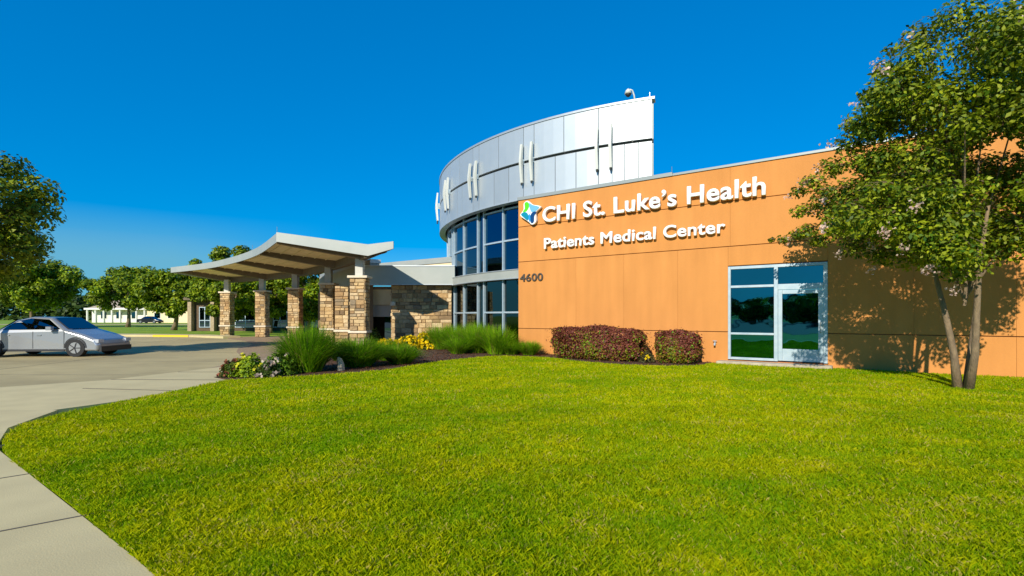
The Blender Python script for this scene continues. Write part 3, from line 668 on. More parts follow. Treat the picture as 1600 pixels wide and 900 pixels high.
def edge_fascia(mb, t, w=.06):
    vs = []; sgn = -1 if t < 0 else 1
    for i in range(NS):
        p, b, tp = prof(i, t); q, _, _ = prof(i, t - sgn * .02); d = (p - q).normalized()
        o_ = p + d * .0; n_ = p - d * w
        vs += [(o_.x, o_.y, b), (n_.x, n_.y, b), (n_.x, n_.y, tp), (o_.x, o_.y, tp)]
    fs = [(0, 1, 2, 3), tuple(4 * (NS - 1) + k for k in (3, 2, 1, 0))]
    for i in range(NS - 1):
        for j in range(4): fs.append((4 * i + j, 4 * i + 4 + j, 4 * i + 4 + (j + 1) % 4, 4 * i + (j + 1) % 4))
    mb.add(vs, fs)
strip('side_fascia', M['fascia'], lambda mb: edge_fascia(mb, -1)); strip('side_fascia', M['fascia'], lambda mb: edge_fascia(mb, 1))
def end_fascia(mb, i, dy, zlo=0.0, zhi=1.0, grow=0.0):
    tt = [-1 + k / 8 for k in range(9)] + [.25, .5, .75, 1.0]; vs = []
    tan = (Vsp[min(i + 1, NS - 1)] - Vsp[max(i - 1, 0)]).normalized() * dy
    if i == 0: tan = Vector((0, dy, 0)) if len(tan) == 3 else Vector((0, dy))
    for t in tt:
        p, b, tp = prof(i, t); q = p + tan
        vs += [(p.x, p.y, b), (q.x, q.y, b), (q.x, q.y, tp + grow), (p.x, p.y, tp + grow)]
    n = len(tt); fs = [(0, 1, 2, 3), tuple(4 * (n - 1) + k for k in (3, 2, 1, 0))]
    for k in range(n - 1):
        for j in range(4): fs.append((4 * k + j, 4 * k + 4 + j, 4 * k + 4 + (j + 1) % 4, 4 * k + (j + 1) % 4))
    mb.add(vs, fs)
strip('end_fascia', M['fascia'], lambda mb: end_fascia(mb, 0, -.07, grow=.012)); strip('end_fascia', M['fascia'], lambda mb: end_fascia(mb, NS - 1, .07, grow=.012))
def beam(mb, i, w=.16, deep=.42):
    tt = [-1 + k / 6 for k in range(7)] + [.5, .9]; vs = []
    tan = (Vsp[min(i + 1, NS - 1)] - Vsp[max(i - 1, 0)]).normalized() * w
    for t in tt:
        p, b, tp = prof(i, max(t, -.96)); dd = deep * (0.45 + .55 * (1 + min(t, 0)))
        q = p + tan; p = p - tan; lo_z = max(tp - .16 - dd, b - .05)
        vs += [(p.x, p.y, lo_z), (q.x, q.y, lo_z), (q.x, q.y, tp - .15), (p.x, p.y, tp - .15)]
    n = len(tt); fs = [(0, 1, 2, 3), tuple(4 * (n - 1) + k for k in (3, 2, 1, 0))]
    for k in range(n - 1):
        for j in range(4): fs.append((4 * k + j, 4 * k + 4 + j, 4 * k + 4 + (j + 1) % 4, 4 * k + (j + 1) % 4))
    mb.add(vs, fs)
for i in (1, 5, 10, 15, 19): strip('cross_beam', M['beam'], lambda mb: beam(mb, i))
def vbeam(mb):
    vs = []
    for i in range(NS):
        ip = min(i + 1, NS - 1); im = max(i - 1, 0); d = (Vsp[ip] - Vsp[im]).normalized(); nrm = Vector((-d.y, d.x, 0)) if len(d) == 3 else Vector((-d.y, d.x))
        _, b, tp = prof(i, 0); c = Vsp[i]
        if i == 0: c = c + d * .10
        p = c - nrm * .14; q = c + nrm * .14
        vs += [(p.x, p.y, b - .07), (q.x, q.y, b - .07), (q.x, q.y, tp - .165), (p.x, p.y, tp - .165)]
    fs = [(0, 1, 2, 3), tuple(4 * (NS - 1) + k for k in (3, 2, 1, 0))]
    for i in range(NS - 1):
        for j in range(4): fs.append((4 * i + j, 4 * i + 4 + j, 4 * i + 4 + (j + 1) % 4, 4 * i + (j + 1) % 4))
    mb.add(vs, fs)
strip('valley_beam', M['beam'], vbeam)
def purlins():
    for k, t in enumerate([-.86, -.72, -.58, -.44, -.30, -.16]):
        mb = MB(); mb.tube([(prof(i, t)[0].x, prof(i, t)[0].y, prof(i, t)[2] - .185) for i in range(NS)], .022, 4); mb.build('soffit_rib', M['soffit'], can)
purlins()
p, b, tp = prof(0, -1); MB().tube([(p.x, p.y, tp), (p.x, p.y, tp + .25)], .012, 6).build('lightning_rod', M['rim'], can)
p, b, tp = prof(6, -1); MB().tube([(p.x, p.y, tp), (p.x, p.y, tp + .25)], .012, 6).build('lightning_rod', M['rim'], can)
# pilaster behind the second column
pil = thing('stone_pilaster', 'short tan stone pilaster half hidden behind the two nearest canopy columns', 'column', (-8.15, 24.9, 0))
MB().box(-.3, .3, -.3, .3, 0, 2.9).build('core', M['mortar'], pil, Matrix.Translation((-8.15, 24.9, 0)))
stone_face(pil, Matrix.Translation((-8.5, 24.6, 0)), .65, .02, .69); stone_face(pil, Matrix.Translation((-8.5, 24.6, 0)), .65, .81, 2.9)
MB().box(-.4, .4, -.4, .4, 0, .1).build('stone_band', M['cap'], pil, Matrix.Translation((-8.15, 24.9, .70)))

# ------------------------------------------------------------------ planting
def leaf_cloud(P, N, size, colA, colB, aspect=.55, normal_bias=None, jitter=.25, fold=.25):
    """P (n,3) centres, N (n,3) preferred normals; diamond leaves"""
    n = len(P)
    nn = N + RNG.normal(0, .65, (n, 3)); nn /= np.linalg.norm(nn, axis=1)[:, None] + 1e-9
    a = RNG.normal(0, 1, (n, 3)); u = np.cross(nn, a); u /= np.linalg.norm(u, axis=1)[:, None] + 1e-9; w = np.cross(nn, u)
    s = size * RNG.uniform(1 - jitter, 1 + jitter * 1.6, n)[:, None]
    V = np.stack([P - u * s / 2, P + w * s * aspect / 2 + nn * s * fold * .3, P + u * s / 2, P - w * s * aspect / 2 + nn * s * fold * .3], 1).reshape(-1, 3)
    F = np.arange(n)[:, None] * 4 + np.array([[0, 1, 2, 3]])
    t = RNG.random(n)[:, None]; c = np.array([colA]) * (1 - t) + np.array([colB]) * t
    c = c * RNG.uniform(.75, 1.2, n)[:, None]
    return V, F, np.repeat(c, 4, 0)
def merge(parts):
    Vs, Fs, Cs = [], [], []; b = 0
    for V, F, C in parts: Vs.append(V); Fs.append(F + b); Cs.append(C); b += len(V)
    return np.concatenate(Vs), np.concatenate(Fs), np.concatenate(Cs)
def behind_wall(P, marg=.12):
    t = (P[:, 0] - O.x) * -.5812 + (P[:, 1] - O.y) * -.8137
    return t < marg
def tree(name, label, base, trunk_h, centre, radii, nclump, nleaf, lsize, cA, cB, cat='tree', group=None, trunk_r=.12, blossoms=0, stems=1, clumpr=.5, seed=1, wallclip=False, hollow=.35, lean=(0, 0), extra=None):
    r = np.random.default_rng(seed); root = thing(name, label, cat, base, 0, group)
    base = np.array(base); C = np.array(centre)
    d = r.normal(0, 1, (nclump, 3)); d /= np.linalg.norm(d, axis=1)[:, None]
    rad = (hollow + (1 - hollow) * r.random(nclump) ** .5)[:, None]
    cl = C + d * rad * np.array(radii) * r.uniform(.82, 1.08, (nclump, 1))
    cr = clumpr * r.uniform(.55, 1.25, nclump)
    if extra is not None:
        ex = np.array(extra); cl = np.concatenate([cl, ex[:, :3]]); cr = np.concatenate([cr, ex[:, 3]])
    if wallclip:
        k = ~behind_wall(cl, .35); cl = cl[k]; cr = cr[k]
    # trunk(s)
    for s in range(stems):
        a = 2 * math.pi * s / max(stems, 1) + .4; off = np.array([math.cos(a), math.sin(a), 0]) * (.10 if stems > 1 else 0)
        top = C * .75 + base * .25; top = top + off * 6; pts = []
        for k in range(6):
            t = k / 5; p = (base + off) * (1 - t) + top * t; p = p + np.array([math.sin(t * 5 + s) * .05, math.cos(t * 4 + s) * .05, 0]) * (1 if 0 < k < 5 else 0); pts.append(tuple(p))
        MB().tube(pts, [trunk_r * (1.25 if k == 0 else 1 - .13 * k) for k in range(6)], 9).build('trunk', M['bark'], root, smooth=True)
    nb = min(len(cl), 22)
    for q in r.choice(len(cl), nb, replace=False):
        st = base + (C - base) * r.uniform(min(.9, trunk_h / max(.1, (C - base)[2])), 1.0); e = cl[q]; mid = (st + e) / 2 + np.array([0, 0, .12])
        MB().tube([tuple(st), tuple(mid), tuple(e)], [trunk_r * .42, trunk_r * .28, trunk_r * .1], 5).build('branch', M['bark'], root)
    tw = MB()
    for q in range(len(cl)):
        for _ in range(5):
            dv = r.normal(0, 1, 3); dv /= np.linalg.norm(dv); dv[2] = abs(dv[2]) * .6; e = cl[q] + dv * cr[q] * r.uniform(.6, 1.0); st = cl[q] - (cl[q] - C) / (np.linalg.norm(cl[q] - C) + .01) * cr[q] * .8
            if wallclip and behind_wall(np.array([e]))[0]: continue
            tw.tube([tuple(st), tuple((st + e) / 2 + np.array([0, 0, .04 * cr[q]])), tuple(e)], [trunk_r * .13, trunk_r * .09, trunk_r * .04], 3, cap=False)
    tag(tw.build('twigs', M['bark'], root), kind='stuff')
    w = cr ** 2; w = w / w.sum(); idx = r.choice(len(cl), nleaf, p=w)
    dd = r.normal(0, 1, (nleaf, 3)); dd /= np.linalg.norm(dd, axis=1)[:, None]
    P = cl[idx] + dd * (cr[idx] * r.random(nleaf) ** .45)[:, None] * np.array([1, 1, .75])
    if wallclip: k = ~behind_wall(P); P = P[k]; dd = dd[k]; idx = idx[k]
    Nn = dd + np.array([0, 0, .8])
    tone = r.random(len(cl))[idx]
    V, F, Cc = leaf_cloud(P, Nn, lsize, cA, cB)
    Cc = Cc * (0.72 + .55 * np.repeat(tone, 4))[:, None]
    mesh_np('crown', V, F, M['leaf'], root, Cc)
    if blossoms:
        out = np.argsort(-np.linalg.norm((cl - C) / np.array(radii), axis=1))[:max(6, len(cl) // 2)]
        sel = r.choice(out, blossoms); bp_ = cl[sel] + (cl[sel] - C) / np.linalg.norm(cl[sel] - C, axis=1)[:, None] * cr[sel][:, None] * .9 + r.normal(0, .05, (blossoms, 3))
        PP = np.repeat(bp_, 22, 0) + r.normal(0, .055, (blossoms * 22, 3))
        if wallclip: PP = PP[~behind_wall(PP)]
        V, F, Cc = leaf_cloud(PP, r.normal(0, 1, PP.shape), .05, (.62, .40, .34), (.78, .60, .50), aspect=.9)
        mesh_np('blossom', V, F, M['petal'], root, Cc)
    return root
GA, GB = (0.03, 0.095, 0.003), (0.34, 0.37, 0.010)
# the tree by the right end of the wall
extra = []
def pix(x, y, Z): return ((x - 800) / 800 * Z, Z, EYE + (494 - y) / 800 * Z)
for (x, y, Z, r_) in ((1205, 375, 13.6, .10), (1222, 374, 13.4, .16), (1243, 368, 13.2, .2), (1262, 360, 12.9, .28), (1250, 330, 12.9, .26), (1248, 300, 12.9, .22), (1270, 285, 12.6, .3),
                      (1300, 262, 12.3, .32), (1325, 228, 12.0, .3), (1340, 195, 11.8, .25), (1362, 150, 11.6, .28), (1380, 110, 11.4, .24), (1392, 80, 11.2, .16), (1345, 250, 11.9, .4), (1290, 320, 12.4, .45), (1310, 355, 12.3, .42), (1340, 330, 12, .5),
                      (1335, 385, 12.0, .34), (1375, 400, 11.8, .32), (1370, 200, 11.4, .4), (1280, 375, 12.5, .3), (1385, 250, 11.4, .5), (1375, 300, 11.5, .5), (1380, 360, 11.5, .5), (1395, 170, 11.2, .35), (1350, 290, 11.9, .45), (1320, 300, 12.2, .4), (1285, 300, 12.6, .3)):
    extra.append((*pix(x, y, Z), r_))
extra += [(6.95, 10.6, 3.5, .5)]
extra = [(x * (zz - dz) / zz, zz - dz, EYE + (h - EYE) * (zz - dz) / zz, r_) for (x, zz, h, r_) in extra for dz in ([1.3] if x / zz > .62 else [0.15])]
extra += [(7.0, 9.3, 3.2, .42), (7.3, 9.2, 2.9, .5), (7.25, 9.0, 3.6, .5), (7.7, 9.0, 3.0, .5), (6.9, 9.6, 3.8, .4), (7.6, 8.8, 2.6, .45), (8.1, 9.2, 2.4, .5)]
tree('blossoming_tree', 'leafy tree with pale pink blossoms in front of the orange wall\'s right end', (8.75, 9.9, .04), 1.5, (8.6, 9.75, 4.65), (2.05, 1.9, 2.8), 95, 60000, .088, GA, GB,
     stems=3, trunk_r=.07, blossoms=52, clumpr=.5, seed=11, wallclip=True, extra=extra)
# shade tree on the far left that throws its shadow over the drive
tree('shade_tree', 'tall broad tree at the left edge beside the drive', (-18.6, 16.6, 0), 2.2, (-18.4, 16.9, 4.9), (2.9, 2.7, 2.4), 60, 26000, .16, GA, GB, trunk_r=.14, clumpr=.75, seed=5)
# trees beyond the drive
BG_A, BG_B = (0.035, 0.11, 0.003), (0.36, 0.43, 0.008)
tree('oak_tree', 'round green tree with a bare trunk standing left of the canopy', (-35.0, 53, 0), 2.0, (-33.2, 51.4, 4.0), (5.4, 2.6, 2.3), 64, 26000, .30, BG_A, BG_B, trunk_r=.26, clumpr=1.0, seed=21)
tree('oak_tree', 'tall tree whose crown rises above the low end of the canopy', (-25.4, 45, 0), 2.2, (-24.6, 45, 4.6), (4.2, 2.2, 3.0), 64, 28000, .27, BG_A, BG_B, trunk_r=.2, clumpr=.85, seed=22)
tree('oak_tree', 'dark tree behind the middle columns of the canopy', (-20.6, 43.5, 0), 2.6, (-20.2, 43.5, 3.7), (3.0, 2.0, 2.4), 50, 19000, .25, BG_A, BG_B, trunk_r=.18, clumpr=.8, seed=23)
tree('oak_tree', 'bright green tree between the second and third nearest canopy columns', (-16.6, 41.5, 0), 2.7, (-16.2, 41.5, 3.7), (2.5, 1.6, 2.4), 44, 15000, .22, BG_A, BG_B, trunk_r=.16, clumpr=.7, seed=24)
tree('oak_tree', 'small bright tree seen between the two farthest canopy columns', (-23.5, 42.5, 0), 1.8, (-22.6, 42.0, 3.3), (1.9, 1.4, 1.6), 34, 9000, .22, BG_A, BG_B, trunk_r=.12, clumpr=.6, seed=28)
tree('oak_tree', 'dark tree over the white house at the far left of the lawn', (-51, 68, 0), 2.8, (-50, 67, 5.2), (5.5, 3.5, 2.7), 50, 20000, .36, BG_A, BG_B, trunk_r=.26, clumpr=1.2, seed=25)
tree('oak_tree', 'broad dark tree in front of the far left roofs, outermost of the row', (-62, 66, 0), 3, (-61, 65, 5.4), (6, 3.5, 3.0), 50, 20000, .36, BG_A, BG_B, trunk_r=.26, clumpr=1.3, seed=26)
tree('oak_tree', 'tree just right of the white house, behind the bare trunk', (-44, 75, 0), 3, (-43, 75, 6.0), (5.5, 3.5, 2.8), 50, 20000, .38, BG_A, BG_B, trunk_r=.26, clumpr=1.3, seed=27)
# street trees behind the camera, which the panes mirror
MIR = ['mirrored street tree %s' % w for w in ('seen in the middle of the tall left pane', 'second from the middle of the tall left pane', 'at the left part of the door pane', 'nearest in the door pane', 'low in the left pane, farther out', 'tallest in the door pane', 'farthest behind the lawn, behind the tallest one', 'at the outer end of the mirrored row', 'close to the sun side of the mirrored row', 'last of the row toward the drive side')]
for i, (x, y) in enumerate(((-62, -52), (-52, -60), (-40, -66), (-30, -60), (-70, -40), (-46, -50), (-20, -72), (-84, -34), (-8, -64), (-96, -22))):
    hgt = 5.0 + (i * 37 % 5) * .6
    tree('street_tree', MIR[i], (x, y, 0), 1.0, (x, y, hgt * .52), (4.6, 4.0, hgt * .46), 30, 3000, .8, BG_A, BG_B, group='street trees mirrored in the glass', trunk_r=.2, clumpr=1.5, seed=40 + i)

def grass_clump(label, base, h, rad, n, cA=(.06, .20, .004), cB=(.27, .46, .01), w=.012, seed=1, name='ornamental_grass', group='ornamental grass clumps in the planting bed', droop=.6):
    r = np.random.default_rng(seed); root = thing(name, label, 'ornamental grass', base, 0, group)
    a = r.uniform(0, 2 * np.pi, n); rr = np.sqrt(r.random(n)) * rad * .35
    bx = base[0] + np.cos(a) * rr; by = base[1] + np.sin(a) * rr; a2 = a + r.normal(0, .5, n); L_ = h * r.uniform(.65, 1.2, n); spread = rad * r.random(n) ** .6 * (.8 + .3 * np.sin(a * 4 + seed * 1.7))
    S = 5; pts = []
    for k in range(S):
        t = k / (S - 1); out = spread * (t ** 1.3) * 1.0; z = L_ * (t * 1.05 - droop * (spread / rad) * t ** 3 * .85)
        pts.append(np.stack([bx + np.cos(a2) * out, by + np.sin(a2) * out, base[2] + np.maximum(z, .01)], 1))
    wd = np.stack([-np.sin(a2 + r.normal(0, .8, n)), np.cos(a2), np.zeros(n)], 1) * w
    V = []
    for k in range(S):
        f = (1 - k / (S - 1)) * .9 + .08; V += [pts[k] - wd * f / 2, pts[k] + wd * f / 2]
    V = np.stack(V, 1).reshape(-1, 3); b = np.arange(n)[:, None] * 2 * S
    F = np.concatenate([b + np.array([[2 * k, 2 * k + 1, 2 * k + 3, 2 * k + 2]]) for k in range(S - 1)])
    t = r.random(n)[:, None]; c = np.array([cA]) * (1 - t) + np.array([cB]) * t
    c = c * (.75 + .45 * (.5 + .5 * np.sin(a * 5 + seed)) )[:, None]
    dry = r.random(n) < .07; c[dry] = (.32, .25, .07)
    mesh_np('blades', V, F, M['blade'], root, np.repeat(c, 2 * S, 0)); return root
BZ = .045
grass_clump('tallest arching grass clump, just right of the flower patch', (-5.2, 13.0, BZ), 1.12, 1.0, 3400, seed=51, w=.024)
grass_clump('arching grass clump right of the tallest one, above the dark mulch', (-4.3, 14.3, BZ), .78, 1.0, 2800, seed=52, w=.024)
grass_clump('low arching grass clump at the right end of the front row, near the mulch slope', (-3.3, 15.1, BZ), .55, .8, 2200, seed=53, w=.024)
grass_clump('grass clump tucked behind the front row below the nearest stone column', (-5.3, 16.2, BZ), .62, .9, 2200, seed=54, w=.02)
grass_clump('grass clump just behind the gap between the two right front clumps', (-3.9, 16.3, BZ), .62, .85, 2200, seed=55, w=.02)
for i, (x, y, h, rr, lab) in enumerate(((-3.0, 21.8, 1.05, .95, 'leftmost bright grass clump below the stone wall'), (-2.2, 20.8, 1.0, .95, 'grass clump under the left panes of the tower'), (-1.35, 19.7, 1.05, .95, 'wide grass clump under the middle mullion of the tower'),
                                        (-.55, 18.9, 1.0, .85, 'grass clump touching the left corner of the orange wall'), (.0, 18.75, .5, .6, 'small low grass clump at the foot of the orange corner'), (.62, 18.5, .48, .55, 'small grass clump in front of the orange wall, rightmost'),
                                        (-1.5, 21.4, 1.1, .9, 'rear grass clump close against the tower glass'), (-2.0, 19.2, .6, .7, 'low grass clump spilling toward the mulch slope'))):
    grass_clump(lab, (x, y, BZ), h, rr * 1.12, 2100, seed=60 + i, cA=(.09, .27, .004), cB=(.34, .55, .012), w=.022)
# clipped hedges
def hedge(label, c, hx, hy, h, rz, n, seed, greenish):
    r = np.random.default_rng(seed); root = thing('clipped_hedge', label, 'hedge', (*c, BZ), rz, 'clipped red leaved hedges by the orange wall')
    W = Matrix.Translation((*c, BZ)) @ Matrix.Rotation(rz, 4, 'Z')
    # points near a superellipsoid surface
    d = r.normal(0, 1, (n, 3)); d /= np.linalg.norm(d, axis=1)[:, None]
    e = 4.5; k = (np.abs(d[:, 0]) ** e + np.abs(d[:, 1]) ** e + np.abs(d[:, 2]) ** e) ** (-1 / e)
    P = d * k[:, None]; lump = 1 + .05 * np.sin(P[:, 0] * 7 + 1) + .04 * np.sin(P[:, 1] * 9) + .03 * np.sin(P[:, 2] * 8 + P[:, 0] * 5)
    P = P * (1 - .22 * r.random(n) ** 2)[:, None] * lump[:, None]
    stray = r.random(n) < .05; P[stray] *= 1 + r.uniform(.03, .14, (stray.sum(), 1))
    low = np.clip((P[:, 2] + 1) / 2, 0, 1)
    P[:, 0] *= .93 + .07 * low; P[:, 1] *= .88 + .12 * low
    Nn = d * 1.1 + np.array([0, 0, .35])
    P = P * np.array([hx, hy, h / 2]); P[:, 2] += h / 2 + .03; P[:, 2] = np.maximum(P[:, 2], .02)
    V, F, C = leaf_cloud(P, Nn, .062, (.15, .036, .022), (.29, .085, .05), aspect=.6)
    nzv = np.sin(P[:, 0] * 3.1 + seed) * .5 + np.sin(P[:, 2] * 4 + P[:, 0] * 6) * .35
    gm = (r.random(n) < np.clip(greenish * (1.35 - 1.25 * low) + .25 * nzv * (low < .85), 0, .8)); gm = np.repeat(gm, 4)
    gcol = np.stack([r.uniform(.10, .36, n), r.uniform(.13, .36, n), np.full(n, .012)], 1); C[gm] = np.repeat(gcol, 4, 0)[gm]
    mesh_np('foliage', V, F, M['leaf'], root, C, W)
    cm = MB()
    for q in range(9):
        x = (q / 8 - .5) * 1.5 * hx; cm.tube([(x, 0, 0), (x + .05, .03, h * .4), (x - .06, .1, h * .75)], [.02, .016, .008], 5)
    cm.build('stems', M['bark'], root, W)
    inner = MB().box(-hx * .66, hx * .66, -hy * .5, hy * .5, .22, h * .74); inner.build('inner_twigs', mat('twig_mass', (.03, .014, .008), (.06, .03, .015), scale=30, rough=1, bump=1), root, W)
wall_off = lambda t, o_: wall_pt(t, o_)
hedge('long clipped red brown hedge against the orange wall', wall_pt(3.88, 1.10), 1.50, .60, 1.02, ANG, 24000, 71, .42)
hedge('small square clipped red brown hedge left of the window', wall_pt(6.42, .85), .60, .48, .92, ANG, 10000, 72, .55)
# flower patch
def shrub(name, label, c, rad, h, n, size, cA, cB, flowers, seed, group=None, cat='plant', fsize=.07):
    r = np.random.default_rng(seed); root = thing(name, label, cat, (*c, BZ), 0, group)
    d = r.normal(0, 1, (n, 3)); d /= np.linalg.norm(d, axis=1)[:, None]; d[:, 2] = np.abs(d[:, 2])
    lump = 1 + .12 * np.sin(d[:, 0] * 6 + seed) + .10 * np.sin(d[:, 1] * 7)
    P = d * (r.random(n) ** .3 * lump)[:, None] * np.array([rad, rad, h]) + np.array([*c, BZ + .02])
    V, F, C = leaf_cloud(P, d + np.array([0, 0, .5]), size, cA, cB, aspect=.6); mesh_np('foliage', V, F, M['leaf'], root, C)
    for (num, ca_, cb_) in flowers:
        d = r.normal(0, 1, (num, 3)); d /= np.linalg.norm(d, axis=1)[:, None]; d[:, 2] = np.abs(d[:, 2]); P = d * 1.03 * np.array([rad, rad, h]) + np.array([*c, BZ + .03])
        PP = np.repeat(P, 7, 0) + r.normal(0, fsize * .35, (num * 7, 3)); V, F, C = leaf_cloud(PP, np.repeat(d, 7, 0), fsize, ca_, cb_, aspect=.9); tag(mesh_np('flowers', V, F, M['petal'], root, C), kind='stuff')
    return root
FG = 'flowering plants at the corner of the bed'
shrub('flowering_plant', 'small plant with dull red flowers at the left tip of the bed', (-6.48, 11.85), .22, .36, 1100, .06, (.05, .09, .008), (.14, .18, .012), [(22, (.22, .06, .03), (.30, .11, .06))], 81, FG)
shrub('flowering_plant', 'bright yellow green plant with yellow flowers in the middle of the corner patch', (-6.12, 11.95), .38, .47, 2200, .07, (.12, .24, .006), (.38, .46, .012), [(15, (.55, .52, .02), (.62, .56, .04))], 82, FG)
shrub('flowering_plant', 'plant with pinkish white flowers right of the yellow flowers', (-5.68, 11.85), .25, .33, 1000, .06, (.03, .07, .006), (.09, .13, .01), [(13, (.50, .38, .30), (.62, .50, .40))], 83, FG)
shrub('flowering_plant', 'green rounded plant at the back of the corner patch', (-5.62, 12.35), .42, .50, 1700, .07, (.05, .13, .006), (.18, .28, .01), [(7, (.62, .52, .40), (.70, .58, .46))], 84, FG)
for i, (x, y, lab) in enumerate(((-5.0, 20.8, 'yellow flowering plant nearest the stone column, left one of the yellow group'), (-4.35, 21.6, 'middle yellow flowering plant below the stone wall'), (-3.7, 21.9, 'rightmost yellow flowering plant, against the bright grass'))):
    shrub('yellow_flowers', lab, (x, y), .52, .42 + .1 * i, 900, .08, (.08, .14, .006), (.22, .25, .01), [(75, (.78, .52, .005), (.85, .62, .01))], 90 + i, 'yellow flowering plants below the stone wall', fsize=.09)
shrub('green_shrub', 'leafy green shrub in the dark entrance recess', (-6.6, 24.2), .5, .75, 900, .12, (.04, .10, .006), (.16, .22, .012), [], 95)
shrub('low_perennial', 'low dull green plant with one yellow bloom between the two hedges', wall_pt(5.62, 1.25), .24, .30, 800, .06, (.06, .06, .02), (.16, .13, .04), [(3, (.75, .52, .01), (.8, .58, .01))], 96, fsize=.09)
# small twig by the spigot
# pale marker stone in the bed
ms = thing('marker_stone', 'pale leaning stone between the two front grass clumps', 'stone', (-4.42, 13.25, BZ))
b = MB(); n = 9
b.tube([(-4.42, 13.25, BZ), (-4.43, 13.25, BZ + .15), (-4.47, 13.26, BZ + .28), (-4.50, 13.26, BZ + .34)], [.10, .095, .07, .03], 7); o = b.build('stone_body', M['sill'], ms)
# mulch chips
n = 9000; X = RNG.uniform(-6.6, 6.5, n); Y = RNG.uniform(11, 22, n); k = inside(bed, X, Y); X, Y = X[k], Y[k]
V, F, C = leaf_cloud(np.stack([X, Y, np.full(len(X), BZ + .012)], 1), np.tile([0, 0, 1.2], (len(X), 1)), .075, (.05, .02, .01), (.20, .09, .045), aspect=.35)
o = mesh_np('bark_mulch', V, F, M['petal'], None, C); tag(o, 'dark brown bark mulch around the plants in the bed', 'mulch', kind='stuff')
# ------------------------------------------------------------------ cars
def car(name, label, loc, rz, body_m, length=4.4, sc=1.0):
    root = thing(name, label, 'car', loc, rz); W = Matrix.Translation(loc) @ Matrix.Rotation(rz, 4, 'Z')
    hl = length / 2
    side = [(-hl, .32), (-hl, .62), (-hl + .15, .86), (-1.25, .93), (-.75, 1.30), (-.2, 1.43), (.45, 1.40), (1.05, .98), (hl - .55, .80), (hl - .12, .62), (hl, .42), (hl - .03, .22), (-hl + .05, .22)]
    def section(pts, y0, y1, inset):
        n = len(pts); vs = []; ys = [y0, y0 + .1, y1 - .1, y1]
        for j, y in enumerate(ys):
            for (x, z) in pts:
                tum = max(0, z - .9) * .42
                yy = y + (tum if y < 0 else -tum); f = .97 if j in (0, 3) else 1.0
                vs.append((x * f, yy, z if z < .5 else (z - .03 if j in (0, 3) else z)))
        fs = [tuple(range(n))[::-1], tuple(range(3 * n, 4 * n))]
        for j in range(3):
            for i in range(n): fs.append((j * n + i, j * n + (i + 1) % n, (j + 1) * n + (i + 1) % n, (j + 1) * n + i))
        return vs, fs
    vs, fs = section(side, -.88, .88, 0); b = MB().add(vs, fs).build('body', M[body_m], root, W)
    bmn = bmesh.new(); bmn.from_mesh(b.data); bmesh.ops.recalc_face_normals(bmn, faces=bmn.faces); bmn.to_mesh(b.data); bmn.free()
    md = b.modifiers.new('bevel', 'BEVEL'); md.width = .05; md.segments = 3; md.limit_method = 'ANGLE'
    for sy in (-1, 1):
        y = sy * .885
        g = MB().add([(-1.05, y * .97, .97), (.88, y * .97, .99), (.40, y * .80, 1.33), (-.2, y * .79, 1.37), (-.68, y * .80, 1.27)], [(0, 1, 2, 3, 4) if sy < 0 else (4, 3, 2, 1, 0)]).build('side_window', M['glass_dark'], root, W)
    MB().add([(1.08, -.72, 1.0), (1.08, .72, 1.0), (.52, .60, 1.40), (.52, -.60, 1.40)], [(0, 1, 2, 3)]).build('windscreen', M['glass_dark'], root, W)
    MB().add([(-1.3, -.70, .97), (-1.3, .70, .97), (-.82, .60, 1.31), (-.82, -.60, 1.31)], [(3, 2, 1, 0)]).build('rear_window', M['glass_dark'], root, W)
    for x in (-hl + .85, hl - .80):
        for sy in (-1, 1):
            wh = MB().tube([(x, sy * .70, .32), (x, sy * .90, .32)], .32, 20).build('wheel', M['tyre'], root, W, smooth=False)
            MB().tube([(x, sy * .895, .32), (x, sy * .912, .32)], .20, 14).build('rim', M['rim'], wh, W)
    for sy in (-1, 1):
        y = sy * .884
        for xx in (1.02, -.02, -1.05): MB().box(xx - .006, xx + .006, y - .004, y + .004, .30, .90).build('door_seam', M['plastic'], root, W)
        for xx in (.12, -.92): MB().box(xx - .01, xx + .14, y - .022, y + .022, .76, .79).build('door_handle', M[body_m], root, W)
        MB().box(-hl + 1.2, hl - 1.15, y - .012, y + .012, .20, .28).build('side_skirt', M['plastic'], root, W)
        for x in (-hl + .85, hl - .80):
            ar = MB(); n = 14; vs = []
            for q in range(n + 1):
                a = math.pi * q / n
                for rr_ in (.335, .385): vs += [(x + math.cos(a) * rr_, y - .008, .32 + math.sin(a) * rr_), (x + math.cos(a) * rr_, y + .008, .32 + math.sin(a) * rr_)]
            fs = []
            for q in range(n): k = 4 * q; fs += [(k, k + 4, k + 6, k + 2), (k + 1, k + 3, k + 7, k + 5), (k + 2, k + 6, k + 7, k + 3)]
            ar.add(vs, fs).build('wheel_arch', M['plastic'], root, W)
            for q in range(5):
                a = 2 * math.pi * q / 5; sp = MB().tube([(x, sy * .914, .32), (x + math.cos(a) * .19, sy * .914, .32 + math.sin(a) * .19)], .02, 4)
                if abs(x) < 99: sp.build('wheel_spoke', M['plastic'], root, W)
    for sy in (-1, 1): MB().box(hl - .22, hl - .03, sy * .72 - .14, sy * .72 + .14, .50, .62).build('headlight', M['lampg'], root, W)
    MB().box(hl - .10, hl + .03, -.80, .80, .18, .36).build('front_bumper', M['plastic'], root, W)
    for sy in (-1, 1): MB().box(.55, .72, sy * .98 - .09, sy * .98 + .05, .95, 1.08).build('wing_mirror', M[body_m], root, W)
    return root
car('parked_car', 'silver car standing on the near drive at the left, beside the broad tree', (-17.0, 19.0, 0.0), R(4), 'carwhite')
car('parked_car', 'small dark car parked before the white house far off', (-73.5, 104, 0), R(0), 'carblack')

